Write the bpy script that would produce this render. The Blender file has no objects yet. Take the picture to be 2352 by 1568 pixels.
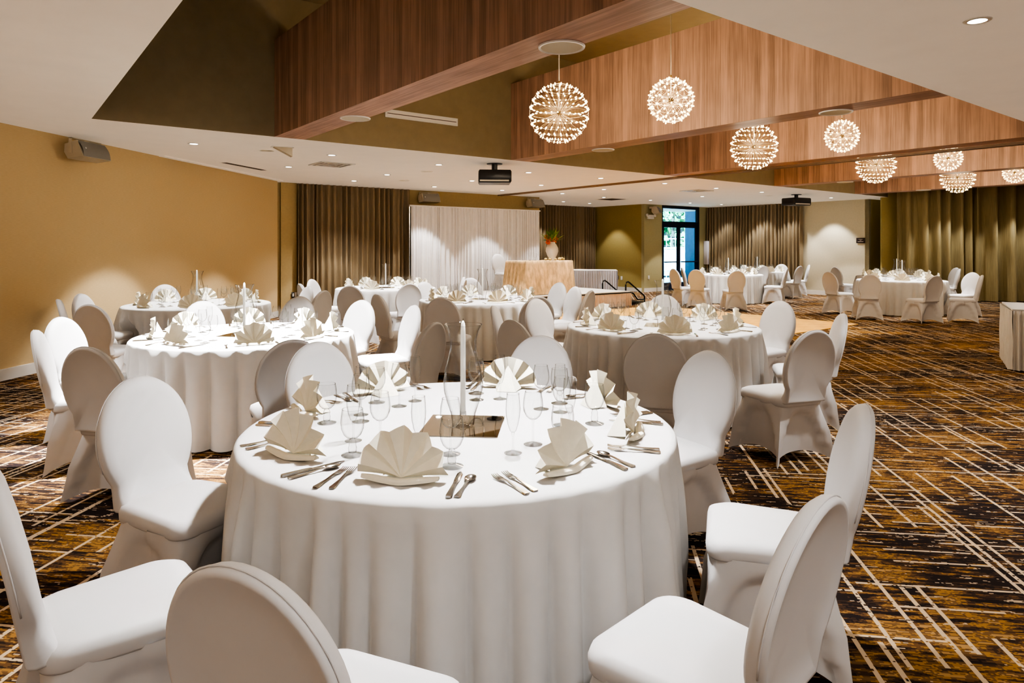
import bpy, math, random
from mathutils import Vector, Matrix, noise as mnoise
random.seed(7)
PI = math.pi
SC = bpy.context.scene
COL = SC.collection
# ---------------------------------------------------------------- camera model (2352 x 1568 frame)
FPX, CX, HY = 1545.0, 1176.0, 565.0
HC, CEIL, TT = 1.528, 2.926, 0.755
UD = Vector((-.6105, .7920, 0)); VD = Vector((.7920, .6105, 0)); WD = Vector((.9917, -.129, 0))

def at_z(px, py, z):
    Y = FPX * (HC - z) / (py - HY)
    return Vector(((px - CX) / FPX * Y, Y, z))
def at_y(px, py, Y):
    return Vector(((px - CX) / FPX * Y, Y, HC + (HY - py) / FPX * Y))
def UV(u, v, z=0.0):
    p = UD * u + VD * v
    return Vector((p.x, p.y, z))
def pix(p):
    return CX + p[0] / p[1] * FPX, HY + (HC - p[2]) / p[1] * FPX
ANG_U = math.atan2(UD.y, UD.x); ANG_V = math.atan2(VD.y, VD.x); ANG_W = math.atan2(WD.y, WD.x)

cam_d = bpy.data.cameras.new('camera'); cam = bpy.data.objects.new('camera', cam_d); COL.objects.link(cam)
cam.location = (0, 0, HC); cam.rotation_euler = (PI / 2, 0, 0)
cam_d.sensor_width = 36; cam_d.lens = FPX / 2352 * 36; cam_d.shift_y = -(784 - HY) / 2352
cam_d.clip_start = .05; cam_d.clip_end = 200
SC.camera = cam

# ---------------------------------------------------------------- materials
def mat_new(name):
    m = bpy.data.materials.new(name); m.use_nodes = True
    nt = m.node_tree; b = nt.nodes['Principled BSDF']
    return m, nt, b
def N(nt, typ, **kw):
    n = nt.nodes.new(typ)
    for k, v in kw.items(): setattr(n, k, v)
    return n
def math_node(nt, op, a, b=None, clamp=False):
    n = N(nt, 'ShaderNodeMath', operation=op); n.use_clamp = clamp
    for i, x in enumerate((a, b)):
        if x is None: continue
        if isinstance(x, (int, float)): n.inputs[i].default_value = x
        else: nt.links.new(x, n.inputs[i])
    return n.outputs[0]
def ramp(nt, fac, stops, interp='LINEAR'):
    r = N(nt, 'ShaderNodeValToRGB'); r.color_ramp.interpolation = interp
    els = r.color_ramp.elements
    while len(els) < len(stops): els.new(0.5)
    for e, (p, c) in zip(els, stops): e.position = p; e.color = (*c, 1)
    nt.links.new(fac, r.inputs[0]); return r.outputs[0]
def coords(nt, scale=(1, 1, 1), kind='Object', rot=(0, 0, 0)):
    tc = N(nt, 'ShaderNodeTexCoord'); mp = N(nt, 'ShaderNodeMapping')
    mp.inputs['Scale'].default_value = scale; mp.inputs['Rotation'].default_value = rot
    nt.links.new(tc.outputs[kind], mp.inputs[0]); return mp.outputs[0]
def noise_n(nt, vec, scale=5, detail=3, rough=.55):
    n = N(nt, 'ShaderNodeTexNoise'); n.inputs['Scale'].default_value = scale
    n.inputs['Detail'].default_value = detail; n.inputs['Roughness'].default_value = rough
    if vec is not None: nt.links.new(vec, n.inputs['Vector'])
    return n.outputs['Fac']
def bump(nt, b, h, strength=.2, dist=.01):
    n = N(nt, 'ShaderNodeBump'); n.inputs['Strength'].default_value = strength; n.inputs['Distance'].default_value = dist
    nt.links.new(h, n.inputs['Height']); nt.links.new(n.outputs[0], b.inputs['Normal'])
def plain(name, col, rough=.6, metal=0., var=.06, scale=8, spec=.3, sscale=(1, 1, 1), bumps=0., emis=None):
    m, nt, b = mat_new(name)
    v = coords(nt, sscale); f = noise_n(nt, v, scale, 3)
    lo = [max(0, c * (1 - var)) for c in col]; hi = [min(1, c * (1 + var)) for c in col]
    c = ramp(nt, f, [(.3, lo), (.7, hi)]); nt.links.new(c, b.inputs['Base Color'])
    b.inputs['Roughness'].default_value = rough; b.inputs['Metallic'].default_value = metal
    b.inputs['Specular IOR Level'].default_value = spec
    if bumps: bump(nt, b, f, bumps)
    if emis:
        b.inputs['Emission Color'].default_value = (*emis[0], 1); b.inputs['Emission Strength'].default_value = emis[1]
    return m
M = {}
M['spandex'] = plain('white_spandex', (.60, .585, .575), .55, var=.015, scale=6, spec=.25)
M['cloth'] = plain('white_linen', (.60, .59, .57), .8, var=.02, scale=14, spec=.15)
M['napkin'] = plain('ivory_linen', (.95, .905, .75), .8, var=.03, scale=30, spec=.1)
M['pleat'] = plain('ivory_skirting', (.74, .71, .66), .75, var=.03, scale=10, spec=.15)
M['sheer'] = plain('white_drape', (.74, .71, .69), .8, var=.03, scale=8, spec=.1)
M['grey_skirt'] = plain('pale_grey_skirting', (.62, .61, .64), .75, var=.03, scale=8, spec=.1)
M['stage_skirt'] = plain('beige_skirting', (.62, .48, .36), .8, var=.05, scale=8, spec=.1)
M['stage_top'] = plain('stage_carpet', (.60, .55, .48), .8, var=.08, scale=30)
M['velvet'] = plain('champagne_velvet', (.60, .42, .22), .45, var=.35, scale=14, spec=.4, sscale=(1, 1, .35), bumps=.5)
M['curtain'] = plain('brown_curtain', (.23, .175, .105), .8, var=.12, scale=10, sscale=(6, 6, .3), spec=.1)
M['curtain_r'] = plain('olive_curtain', (.27, .215, .105), .75, var=.15, scale=10, sscale=(6, 6, .3), spec=.15)
M['gold_wall'] = plain('gold_wallcovering', (.54, .41, .225), .75, var=.05, scale=60, sscale=(.3, 1, 3), spec=.15)
M['tan_wall'] = plain('tan_wall', (.44, .34, .17), .8, var=.04, scale=20, spec=.1)
M['olive_wall'] = plain('olive_wall', (.34, .265, .10), .8, var=.04, scale=20, spec=.1)
M['sage_wall'] = plain('sage_wall', (.38, .34, .19), .8, var=.03, scale=20, spec=.1)
M['cream_wall'] = plain('cream_wall', (.56, .50, .36), .8, var=.03, scale=20, spec=.1)
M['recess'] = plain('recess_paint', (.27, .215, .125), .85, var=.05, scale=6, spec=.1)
M['ceiling'] = plain('ceiling_paint_glow', (.70, .60, .465), .8, var=.02, scale=3, spec=.1, emis=((1, .86, .66), .062))  # faint emission added to the paint as soft overhead fill
M['trim'] = plain('white_trim', (.72, .68, .62), .5, var=.02, scale=5)
M['white_plastic'] = plain('white_plastic', (.68, .66, .62), .4, var=.02, scale=5)
M['blue_white'] = plain('white_cabinet', (.66, .64, .70), .4, var=.02, scale=5)
M['speaker_shell'] = plain('beige_shell', (.50, .44, .33), .5, var=.03, scale=8)
M['speaker_grille'] = plain('grey_grille', (.20, .19, .17), .6, var=.15, scale=400)
M['disc_grille'] = plain('speaker_disc', (.62, .56, .44), .7, var=.05, scale=300)
M['black'] = plain('black_plastic', (.012, .010, .010), .35, var=.2, scale=20, spec=.4)
M['black_metal'] = plain('black_metal', (.012, .012, .012), .4, metal=.3, var=.2, scale=20)
M['dark_slot'] = plain('dark_slot', (.09, .06, .045), .7, var=.2, scale=40)
M['steel'] = plain('polished_steel', (.62, .60, .57), .18, metal=1, var=.05, scale=60)
M['candle'] = plain('white_wax_glow', (.90, .88, .80), .45, var=.02, scale=30, emis=((1, .95, .85), .10))  # slight emission added to brighten the unlit wax
M['wick'] = plain('wick', (.06, .05, .04), .8)
M['brass'] = plain('gold_brass', (.75, .55, .25), .25, metal=1, var=.05)
M['stem_gold'] = plain('dim_gold_stem', (.16, .10, .035), .5, var=.1)
M['wire'] = plain('lamp_wire', (.45, .36, .22), .4, metal=.3, var=.05)
M['frame_dark'] = plain('dark_door_frame', (.010, .016, .035), .4, var=.1)
M['plaque'] = plain('dark_plaque', (.035, .022, .018), .5, var=.2, scale=30)
M['plaque_text'] = plain('plaque_letter', (.5, .42, .36), .6)
M['vase'] = plain('white_vase', (.74, .70, .62), .4, var=.04, scale=20)
M['orange'] = plain('orange_petal', (.85, .20, .02), .6, var=.3, scale=40)
M['leaf'] = plain('green_leaf', (.10, .20, .03), .6, var=.4, scale=40)
M['lime'] = plain('lime_leaf', (.30, .38, .06), .6, var=.3, scale=40)
M['gourd'] = plain('cream_gourd', (.60, .46, .20), .5, var=.2, scale=40)
M['asphalt'] = plain('asphalt', (.35, .37, .40), .9, var=.1, scale=30)
M['car_paint'] = plain('white_car_paint', (.75, .77, .80), .25, var=.02)
M['car_glass'] = plain('dark_car_glass', (.04, .06, .08), .1, var=.1)
M['tyre'] = plain('tyre_rubber', (.02, .02, .025), .8)
M['foliage'] = plain('tree_foliage', (.09, .30, .12), .7, var=.6, scale=3)
M['foliage_pale'] = plain('pale_tree_foliage', (.30, .62, .36), .7, var=.5, scale=3)
M['bark'] = plain('tree_bark', (.10, .08, .06), .9)
M['fence'] = plain('white_railing', (.55, .62, .70), .5)
M['column_blue_lit'] = plain('blue_lit_column', (.16, .30, .52), .6)  # bluish light on the column is put into its colour

def glass_thin(name, tint, edge=(.75, .75, .72), ior=1.5):
    m, nt, b = mat_new(name); nt.nodes.remove(b)
    out = nt.nodes['Material Output']
    tr = N(nt, 'ShaderNodeBsdfTransparent')
    lw = N(nt, 'ShaderNodeLayerWeight'); lw.inputs['Blend'].default_value = .5
    c = ramp(nt, lw.outputs['Facing'], [(0, tint), (.38, tint), (.62, tuple(t * .80 for t in tint)), (.80, edge), (1.0, tuple(e_ * .6 for e_ in edge))])
    nt.links.new(c, tr.inputs[0])
    gl = N(nt, 'ShaderNodeBsdfGlossy'); gl.inputs['Roughness'].default_value = .03
    lw2 = N(nt, 'ShaderNodeLayerWeight'); lw2.inputs['Blend'].default_value = .5
    f2 = math_node(nt, 'ADD', math_node(nt, 'MULTIPLY', math_node(nt, 'POWER', lw2.outputs['Facing'], 3.0), .60), .05, True)
    mx = N(nt, 'ShaderNodeMixShader'); nt.links.new(f2, mx.inputs[0]); nt.links.new(tr.outputs[0], mx.inputs[1]); nt.links.new(gl.outputs[0], mx.inputs[2])
    nt.links.new(mx.outputs[0], out.inputs[0]); return m
M['glass'] = glass_thin('drinking_glass', (.965, .968, .965), (.50, .50, .48))
M['hurricane'] = glass_thin('hurricane_glass', (.95, .955, .95), (.45, .44, .40))
M['door_glass'] = glass_thin('blue_door_glass', (.58, .88, 1.0), (.3, .5, .7))
m, nt, b = mat_new('solid_glass')
b.inputs['Base Color'].default_value = (.97, .98, .97, 1); b.inputs['Transmission Weight'].default_value = 1; b.inputs['Roughness'].default_value = .02
b.inputs['IOR'].default_value = 1.47; M['glass_solid'] = m
m, nt, b = mat_new('mirror_glass')
b.inputs['Base Color'].default_value = (.72, .69, .62, 1); b.inputs['Metallic'].default_value = 1; b.inputs['Roughness'].default_value = .02; M['mirror'] = m
def emitter(name, col, st):
    m, nt, b = mat_new(name); nt.nodes.remove(b)
    e = N(nt, 'ShaderNodeEmission'); e.inputs[0].default_value = (*col, 1); e.inputs[1].default_value = st
    nt.links.new(e.outputs[0], nt.nodes['Material Output'].inputs[0])
    m.cycles.emission_sampling = 'NONE'
    return m
M['led'] = emitter('warm_led', (1, .72, .33), 2.6)
M['lens'] = emitter('downlight_lens', (1, .93, .82), 6)

def wood(name, sx, sz, base):
    """plank veneer: sx along the run of planks, grain stretched along the plank"""
    m, nt, b = mat_new(name)
    tc = N(nt, 'ShaderNodeTexCoord'); sp = N(nt, 'ShaderNodeSeparateXYZ'); nt.links.new(tc.outputs['Object'], sp.inputs[0])
    x, y, z = sp.outputs
    run, along = (x, z) if sx == 'x' else (y, x)
    sc_ = 1 / .085
    idx = math_node(nt, 'FLOOR', math_node(nt, 'MULTIPLY', run, sc_))
    wn = N(nt, 'ShaderNodeTexWhiteNoise', noise_dimensions='1D'); nt.links.new(idx, wn.inputs['W'])
    cb = N(nt, 'ShaderNodeCombineXYZ')
    nt.links.new(math_node(nt, 'MULTIPLY', run, 46.0), cb.inputs[0]); nt.links.new(math_node(nt, 'MULTIPLY', along, 1.6), cb.inputs[2])
    nt.links.new(math_node(nt, 'MULTIPLY', wn.outputs['Value'], 9.0), cb.inputs[1])
    g = noise_n(nt, cb.outputs[0], 1.0, 4, .6)
    cb2 = N(nt, 'ShaderNodeCombineXYZ'); nt.links.new(math_node(nt, 'MULTIPLY', run, 3.0), cb2.inputs[0]); nt.links.new(math_node(nt, 'MULTIPLY', along, 2.0), cb2.inputs[2])
    g2 = noise_n(nt, cb2.outputs[0], 1.0, 2)
    f = math_node(nt, 'ADD', math_node(nt, 'MULTIPLY', g, .62), math_node(nt, 'ADD', math_node(nt, 'MULTIPLY', wn.outputs['Value'], .22), math_node(nt, 'MULTIPLY', g2, .25)))
    k = [tuple(c * s for c in base) for s in (.52, .85, 1.12, 1.4)]
    c = ramp(nt, f, [(.30, k[0]), (.48, k[1]), (.62, k[2]), (.8, k[3])])
    nt.links.new(c, b.inputs['Base Color']); b.inputs['Roughness'].default_value = .5; b.inputs['Specular IOR Level'].default_value = .25
    return m
M['wood'] = wood('walnut_veneer', 'x', 'z', (.40, .245, .165))
M['wood_under'] = wood('walnut_veneer_underside', 'y', 'x', (.47, .29, .215))

def parquet():
    m, nt, b = mat_new('dance_floor_parquet')
    v = coords(nt, (1, 1, 1)); ck = N(nt, 'ShaderNodeTexChecker'); ck.inputs['Scale'].default_value = 3.2
    ck.inputs['Color1'].default_value = (.84, .50, .115, 1); ck.inputs['Color2'].default_value = (.74, .41, .085, 1)
    nt.links.new(v, ck.inputs[0])
    n = noise_n(nt, coords(nt, (30, 3, 1)), 2, 3)
    mx = N(nt, 'ShaderNodeMixRGB', blend_type='MULTIPLY'); mx.inputs[0].default_value = .6
    nt.links.new(ck.outputs[0], mx.inputs[1]); nt.links.new(ramp(nt, n, [(.3, (.7, .65, .6)), (.7, (1, 1, 1))]), mx.inputs[2])
    nt.links.new(mx.outputs[0], b.inputs['Base Color']); b.inputs['Roughness'].default_value = .35
    return m
M['parquet'] = parquet()

def carpet():
    m, nt, b = mat_new('patterned_carpet')
    v = coords(nt, (1, 1, 1), 'Object', (0, 0, -ANG_W))
    sp = N(nt, 'ShaderNodeSeparateXYZ'); nt.links.new(v, sp.inputs[0]); a, bb = sp.outputs[0], sp.outputs[1]
    # tufts: snapped coordinates
    aq = math_node(nt, 'SNAP', a, .009); bq = math_node(nt, 'SNAP', bb, .0065)
    def vec(sa, sb, off=0.):
        c = N(nt, 'ShaderNodeCombineXYZ'); nt.links.new(math_node(nt, 'MULTIPLY', aq, sa), c.inputs[0]); nt.links.new(math_node(nt, 'MULTIPLY', bq, sb), c.inputs[1]); c.inputs[2].default_value = off
        return c.outputs[0]
    n1 = noise_n(nt, vec(5.5, 34), 1.0, 4, .62)
    n2 = noise_n(nt, vec(1.2, 2.6, 3.3), 1.0, 2)
    n3 = noise_n(nt, vec(9, 46, 7.7), 1.0, 3, .6)
    f = math_node(nt, 'ADD', n1, math_node(nt, 'MULTIPLY', math_node(nt, 'SUBTRACT', n2, .52), .62))
    base = ramp(nt, f, [(0, (.022, .016, .015)), (.44, (.050, .030, .020)), (.50, (.115, .062, .026)), (.55, (.27, .145, .038)), (.60, (.15, .085, .035)), (.66, (.34, .20, .075))], 'CONSTANT')
    # cream flecks
    fl = math_node(nt, 'GREATER_THAN', math_node(nt, 'ADD', n3, math_node(nt, 'MULTIPLY', math_node(nt, 'SUBTRACT', n2, .5), -.25)), .645)
    def wnoise(c1, c2, w):
        c = N(nt, 'ShaderNodeCombineXYZ')
        for i, x in enumerate((c1, c2)): nt.links.new(x, c.inputs[i])
        c.inputs[2].default_value = w
        n = N(nt, 'ShaderNodeTexWhiteNoise', noise_dimensions='3D'); nt.links.new(c.outputs[0], n.inputs['Vector']); return n.outputs['Value']
    zero = N(nt, 'ShaderNodeValue'); zero.outputs[0].default_value = 0.
    def family(x, y, pitch, width, length, thr, seed, patch_off, patch_thr):
        i = math_node(nt, 'FLOOR', math_node(nt, 'DIVIDE', x, pitch))
        fr = math_node(nt, 'MODULO', math_node(nt, 'ADD', x, 500 * pitch), pitch)
        r = wnoise(i, zero.outputs[0], seed)
        pos = math_node(nt, 'MULTIPLY', r, pitch * .5)
        d = math_node(nt, 'SUBTRACT', fr, pos)
        line = math_node(nt, 'MULTIPLY', math_node(nt, 'GREATER_THAN', d, 0.), math_node(nt, 'LESS_THAN', d, width))
        j = math_node(nt, 'FLOOR', math_node(nt, 'DIVIDE', math_node(nt, 'ADD', y, math_node(nt, 'MULTIPLY', r, 7.3)), length))
        seg = math_node(nt, 'GREATER_THAN', wnoise(i, j, seed + 5.5), thr)
        c = N(nt, 'ShaderNodeCombineXYZ'); nt.links.new(a, c.inputs[0]); nt.links.new(bb, c.inputs[1]); c.inputs[2].default_value = patch_off
        pn = math_node(nt, 'GREATER_THAN', noise_n(nt, c.outputs[0], .75, 1), patch_thr)
        return math_node(nt, 'MULTIPLY', math_node(nt, 'MULTIPLY', line, seg), pn)
    la = family(a, bb, .150, .019, .52, .40, 1.7, 0., .40)
    lb = family(bb, a, .115, .015, .44, .50, 9.2, 0., .42)
    la2 = family(a, bb, .31, .021, 1.5, .45, 21.7, 4., .30)
    ln = math_node(nt, 'MAXIMUM', math_node(nt, 'MAXIMUM', la, lb), math_node(nt, 'MAXIMUM', la2, math_node(nt, 'MULTIPLY', fl, .75)))
    wear = math_node(nt, 'MULTIPLY', ln, math_node(nt, 'GREATER_THAN', noise_n(nt, vec(50, 50), 1., 1), .36))
    mx = N(nt, 'ShaderNodeMixRGB'); nt.links.new(wear, mx.inputs[0]); nt.links.new(base, mx.inputs[1]); mx.inputs[2].default_value = (.50, .38, .25, 1)
    nt.links.new(mx.outputs[0], b.inputs['Base Color']); b.inputs['Roughness'].default_value = .95; b.inputs['Specular IOR Level'].default_value = .05
    return m
M['carpet'] = carpet()

# ---------------------------------------------------------------- mesh helpers
class MB:
    def __init__(s): s.v = []; s.f = []; s.mi = []
    def add(s, vs, fs, mi=0, mat=None):
        o = len(s.v)
        s.v += [tuple((mat @ Vector(p)) if mat else p) for p in vs]
        s.f += [tuple(i + o for i in f) for f in fs]; s.mi += [mi] * len(fs); return s
    def box(s, lo, hi, mi=0, mat=None, bev=0.):
        x0, y0, z0 = lo; x1, y1, z1 = hi
        if bev <= 0:
            vs = [(x0, y0, z0), (x1, y0, z0), (x1, y1, z0), (x0, y1, z0), (x0, y0, z1), (x1, y0, z1), (x1, y1, z1), (x0, y1, z1)]
            fs = [(0, 3, 2, 1), (4, 5, 6, 7), (0, 1, 5, 4), (1, 2, 6, 5), (2, 3, 7, 6), (3, 0, 4, 7)]
            return s.add(vs, fs, mi, mat)
        cx, cy = (x0 + x1) / 2, (y0 + y1) / 2; hx, hy = (x1 - x0) / 2, (y1 - y0) / 2
        def ring(ins, z):
            r = []
            for (sx, sy, a0) in ((1, 1, 0), (-1, 1, 1), (-1, -1, 2), (1, -1, 3)):
                for k in range(4):
                    a = (a0 + k / 3) * PI / 2; rr = max(bev - ins, bev * .3)
                    r.append((cx + sx * (hx - bev) + rr * math.cos(a), cy + sy * (hy - bev) + rr * math.sin(a), z))
            return r
        return s.loft([ring(bev * .7, z0), ring(0, z0 + bev), ring(0, z1 - bev), ring(bev * .7, z1)], True, True, mi, mat)
    def loft(s, rings, cap0=False, cap1=False, mi=0, mat=None, closed=True):
        n = len(rings[0]); vs = [p for r in rings for p in r]; fs = []
        for k in range(len(rings) - 1):
            for i in range(n if closed else n - 1):
                j = (i + 1) % n
                fs.append((k * n + i, k * n + j, (k + 1) * n + j, (k + 1) * n + i))
        if cap0: fs.append(tuple(reversed(range(n))))
        if cap1: fs.append(tuple(range((len(rings) - 1) * n, len(rings) * n)))
        return s.add(vs, fs, mi, mat)
    def lathe(s, prof, n=24, mi=0, mat=None, c0=False, c1=False):
        return s.loft([[(r * math.cos(2 * PI * i / n), r * math.sin(2 * PI * i / n), z) for i in range(n)] for r, z in prof], c0, c1, mi, mat)
    def tube(s, pts, r, n=8, mi=0, mat=None, cap=True):
        pts = [Vector(p) for p in pts]; rings = []
        rr = r if isinstance(r, (list, tuple)) else [r] * len(pts)
        for i, p in enumerate(pts):
            d = (pts[min(i + 1, len(pts) - 1)] - pts[max(i - 1, 0)]).normalized()
            up = Vector((0, 0, 1)) if abs(d.z) < .9 else Vector((1, 0, 0))
            a = d.cross(up).normalized(); b = d.cross(a).normalized()
            rings.append([tuple(p + (a * math.cos(2 * PI * k / n) + b * math.sin(2 * PI * k / n)) * rr[i]) for k in range(n)])
        return s.loft(rings, cap, cap, mi, mat)
    def mesh(s, name, mats, smooth=True, angle=40):
        me = bpy.data.meshes.new(name); me.from_pydata(s.v, [], s.f)
        for m in (mats if isinstance(mats, (list, tuple)) else [mats]): me.materials.append(m)
        for p, i in zip(me.polygons, s.mi): p.material_index = i; p.use_smooth = smooth
        me.update()
        if smooth and angle < 180:
            me.set_sharp_from_angle(angle=math.radians(angle))
        return me
    def obj(s, name, mats, parent=None, smooth=True, angle=40, loc=None, rz=0.):
        o = bpy.data.objects.new(name, s.mesh(name, mats, smooth, angle)); COL.objects.link(o)
        if parent: o.parent = parent
        if loc is not None: o.location = loc
        o.rotation_euler = (0, 0, rz)
        return o
def tag(o, label=None, cat=None, group=None, kind=None):
    if label: o['label'] = label
    if cat: o['category'] = cat
    if group: o['group'] = group
    if kind: o['kind'] = kind
    return o
def empty(name, loc, rz=0., label=None, cat=None, group=None):
    o = bpy.data.objects.new(name, None); COL.objects.link(o); o.location = loc; o.rotation_euler = (0, 0, rz); o.empty_display_size = .1
    return tag(o, label, cat, group)
def copy_tree(src, loc, rz):
    c = src.copy(); COL.objects.link(c); c.location = loc; c.rotation_euler = (0, 0, rz)
    for k in ('label', 'category', 'group'):
        if k in c.keys(): del c[k]
    for ch in src.children:
        d = ch.copy(); COL.objects.link(d); d.parent = c
        for g in ch.children:
            e = g.copy(); COL.objects.link(e); e.parent = d
    return c
def ordinal(i, n):
    if n == 1: return 'the only one'
    if i == 0: return 'leftmost'
    if i == n - 1: return 'rightmost'
    w = ['', 'second', 'third', 'fourth', 'fifth', 'sixth', 'seventh', 'eighth', 'ninth', 'tenth', 'eleventh', 'twelfth', 'thirteenth', 'fourteenth', 'fifteenth', 'sixteenth']
    return (w[i] if i < len(w) else 'later') + ' from left'

# ---------------------------------------------------------------- room shell
def struct(mb, name, mats, **kw):
    o = mb.obj(name, mats, smooth=kw.pop('smooth', False), **kw); tag(o, kind='structure'); return o
def wall(name, p0, p1, mat, z0=0., z1=CEIL, th=.12, side=1):
    """p0 -> p1 is the face seen from inside; thickness goes to the outside (side=1: left of travel)"""
    p0 = Vector((p0[0], p0[1], 0)); p1 = Vector((p1[0], p1[1], 0)); L = (p1 - p0).length
    mb = MB().box((0, 0 if side > 0 else -th, z0), (L, th if side > 0 else 0, z1))
    d = p1 - p0
    return struct(mb, name, mat, loc=p0, rz=math.atan2(d.y, d.x))
flo = MB(); flo.add([(-9, -3, 0), (26, -3, 0), (26, 27, 0), (-9, 27, 0)], [(0, 1, 2, 3)])
struct(flo, 'floor', M['carpet'])

R0u, R1u, R0v, R1v = 2.475, 8.668, .852, 23.0
def uvquad(u0, u1, v0, v1, z): return [tuple(UV(u0, v0, z)), tuple(UV(u0, v1, z)), tuple(UV(u1, v1, z)), tuple(UV(u1, v0, z))]
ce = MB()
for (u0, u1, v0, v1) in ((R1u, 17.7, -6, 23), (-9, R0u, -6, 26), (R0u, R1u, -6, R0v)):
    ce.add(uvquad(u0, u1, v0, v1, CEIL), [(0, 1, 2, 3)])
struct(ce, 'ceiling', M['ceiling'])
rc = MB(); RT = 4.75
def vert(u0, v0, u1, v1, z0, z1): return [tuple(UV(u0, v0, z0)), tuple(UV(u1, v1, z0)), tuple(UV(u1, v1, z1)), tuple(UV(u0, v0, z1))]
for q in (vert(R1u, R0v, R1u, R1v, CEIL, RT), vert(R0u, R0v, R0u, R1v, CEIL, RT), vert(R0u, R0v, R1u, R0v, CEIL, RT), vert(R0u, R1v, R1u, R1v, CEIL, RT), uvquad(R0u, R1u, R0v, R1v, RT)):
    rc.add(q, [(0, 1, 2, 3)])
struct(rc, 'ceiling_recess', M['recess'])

LW0 = (-7.6, -9.3); LW1 = (-5.06, 14.51)
LWA, LWB = (-5.80 - .1063 * 10.05, -2.5), (-5.80 + .1063 * (14.51 - 7.55), 14.51)
wall('wall_left', LWA, LWB, M['gold_wall'])
UF = 14.8
def p2(u, v): q = UV(u, v); return (q.x, q.y)
wall('wall_stage', p2(UF, 4.6), p2(UF, 12.4), M['tan_wall'])
wall('wall_alcove', p2(UF, 12.4), p2(17.4, 12.4), M['tan_wall'], side=1)
wall('wall_back', p2(17.4, 12.3), p2(17.4, 17.25), M['olive_wall'])
wall('wall_olive', p2(17.4, 17.1), p2(15.12, 17.1), M['olive_wall'])
UDR = 15.0; DV0, DV1 = 18.0, 20.05
wall('wall_door', p2(UDR, 17.1), p2(UDR, DV0), M['sage_wall'])
wall('wall_door_side', p2(UDR, DV1), p2(UDR, 20.75), M['sage_wall'])
wall('wall_far', p2(UDR + .1, 20.6), p2(9.35, 20.6), M['cream_wall'])
# niche beyond the cream wall
n0 = at_z(1994, 454.5, CEIL); VN = n0.x * VD.x + n0.y * VD.y; UN = n0.x * UD.x + n0.y * UD.y
wall('wall_niche', p2(9.35, 20.6), p2(9.35, 21.6), M['olive_wall'], side=1)
wall('wall_niche_back', p2(9.47, 21.5), p2(8.0, 21.5), M['olive_wall'])
RC0 = Vector((10.69, 18.9, 0))
st = MB().box((0, 0, 0), (.62, .1, CEIL)); o = struct(st, 'wall_niche_side', M['sage_wall'], loc=RC0 + Vector((.10, .5, 0)), rz=ANG_W)
wall('wall_right', (RC0.x - .1, RC0.y + .35), (RC0.x - .1 + WD.x * 9, RC0.y + .35 + WD.y * 9), M['olive_wall'], z1=RT)
st = MB().box((0, 0, 0), (.35, .05, CEIL)); struct(st, 'trim_pilaster', M['tan_wall'], loc=UV(UF - .06, 4.98), rz=ANG_V)
sl = MB().box((0, 0, 0), (.05, .03, CEIL - .02)); struct(sl, 'niche_gap_light', plain('pale_blue_gap_light', (.40, .58, .66), .4), loc=RC0 + Vector((.04, .5, 0)), rz=ANG_W)  # pale blue colour stands in for light in a narrow gap

def baseboard(name, p0, p1, h=.13):
    p0 = Vector((p0[0], p0[1], 0)); p1 = Vector((p1[0], p1[1], 0)); d = p1 - p0
    struct(MB().box((0, -.02, 0), (d.length, 0, h), bev=0), name, M['trim'], loc=p0, rz=math.atan2(d.y, d.x))
baseboard('baseboard_left', LWA, LWB)
baseboard('baseboard_stage', p2(UF, 5.0), p2(UF, 12.4))
baseboard('baseboard_olive', p2(17.4, 17.1), p2(15.1, 17.1))
baseboard('baseboard_door', p2(UDR, 17.1), p2(UDR, DV0))
baseboard('baseboard_far', p2(15, 20.6), p2(9.35, 20.6))

# beams
BV = [2.846, 6.66, 10.465, 14.38, 18.27]; BW = .388; BT = 4.16
for i, v in enumerate(BV):
    L = R1u - R0u; mb = MB()
    mb.box((0, -BW, CEIL), (L, 0, BT)); mb.mi[0] = 1
    o = mb.obj('beam_%d' % (i + 1), [M['wood'], M['wood_under']], smooth=False, loc=UV(R0u, v), rz=ANG_U); tag(o, kind='structure')
# partition track along beam three and across the ceiling
tb = MB(); L = 14.75 - R0u
tb.box((0, -.15, CEIL - .035), (L, -.11, CEIL - .001)); tb.box((0, -.05, CEIL - .035), (L, -.01, CEIL - .001)); tb.box((0, -.11, CEIL - .012), (L, -.05, CEIL - .001), 1)
struct(tb, 'trim_1', [plain('bronze_track', (.22, .15, .09), .5), M['trim']], loc=UV(R0u, 10.465 + BW + .01), rz=ANG_U)
# soffit strip beside the gold wall
sp0 = at_z(365, 356.5, CEIL); sp1 = at_z(640, 414, CEIL); d = sp1 - sp0
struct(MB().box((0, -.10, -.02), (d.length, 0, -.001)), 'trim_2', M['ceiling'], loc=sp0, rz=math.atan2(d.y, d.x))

# dance floor
df = MB().box((6.26, -13.34, .001), (11.3, -8.44, .012))
o = df.obj('dance_floor', M['parquet'], smooth=False, rz=ANG_U); tag(o, 'square of golden wooden parquet dance floor laid on the carpet', 'dance floor')

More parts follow.
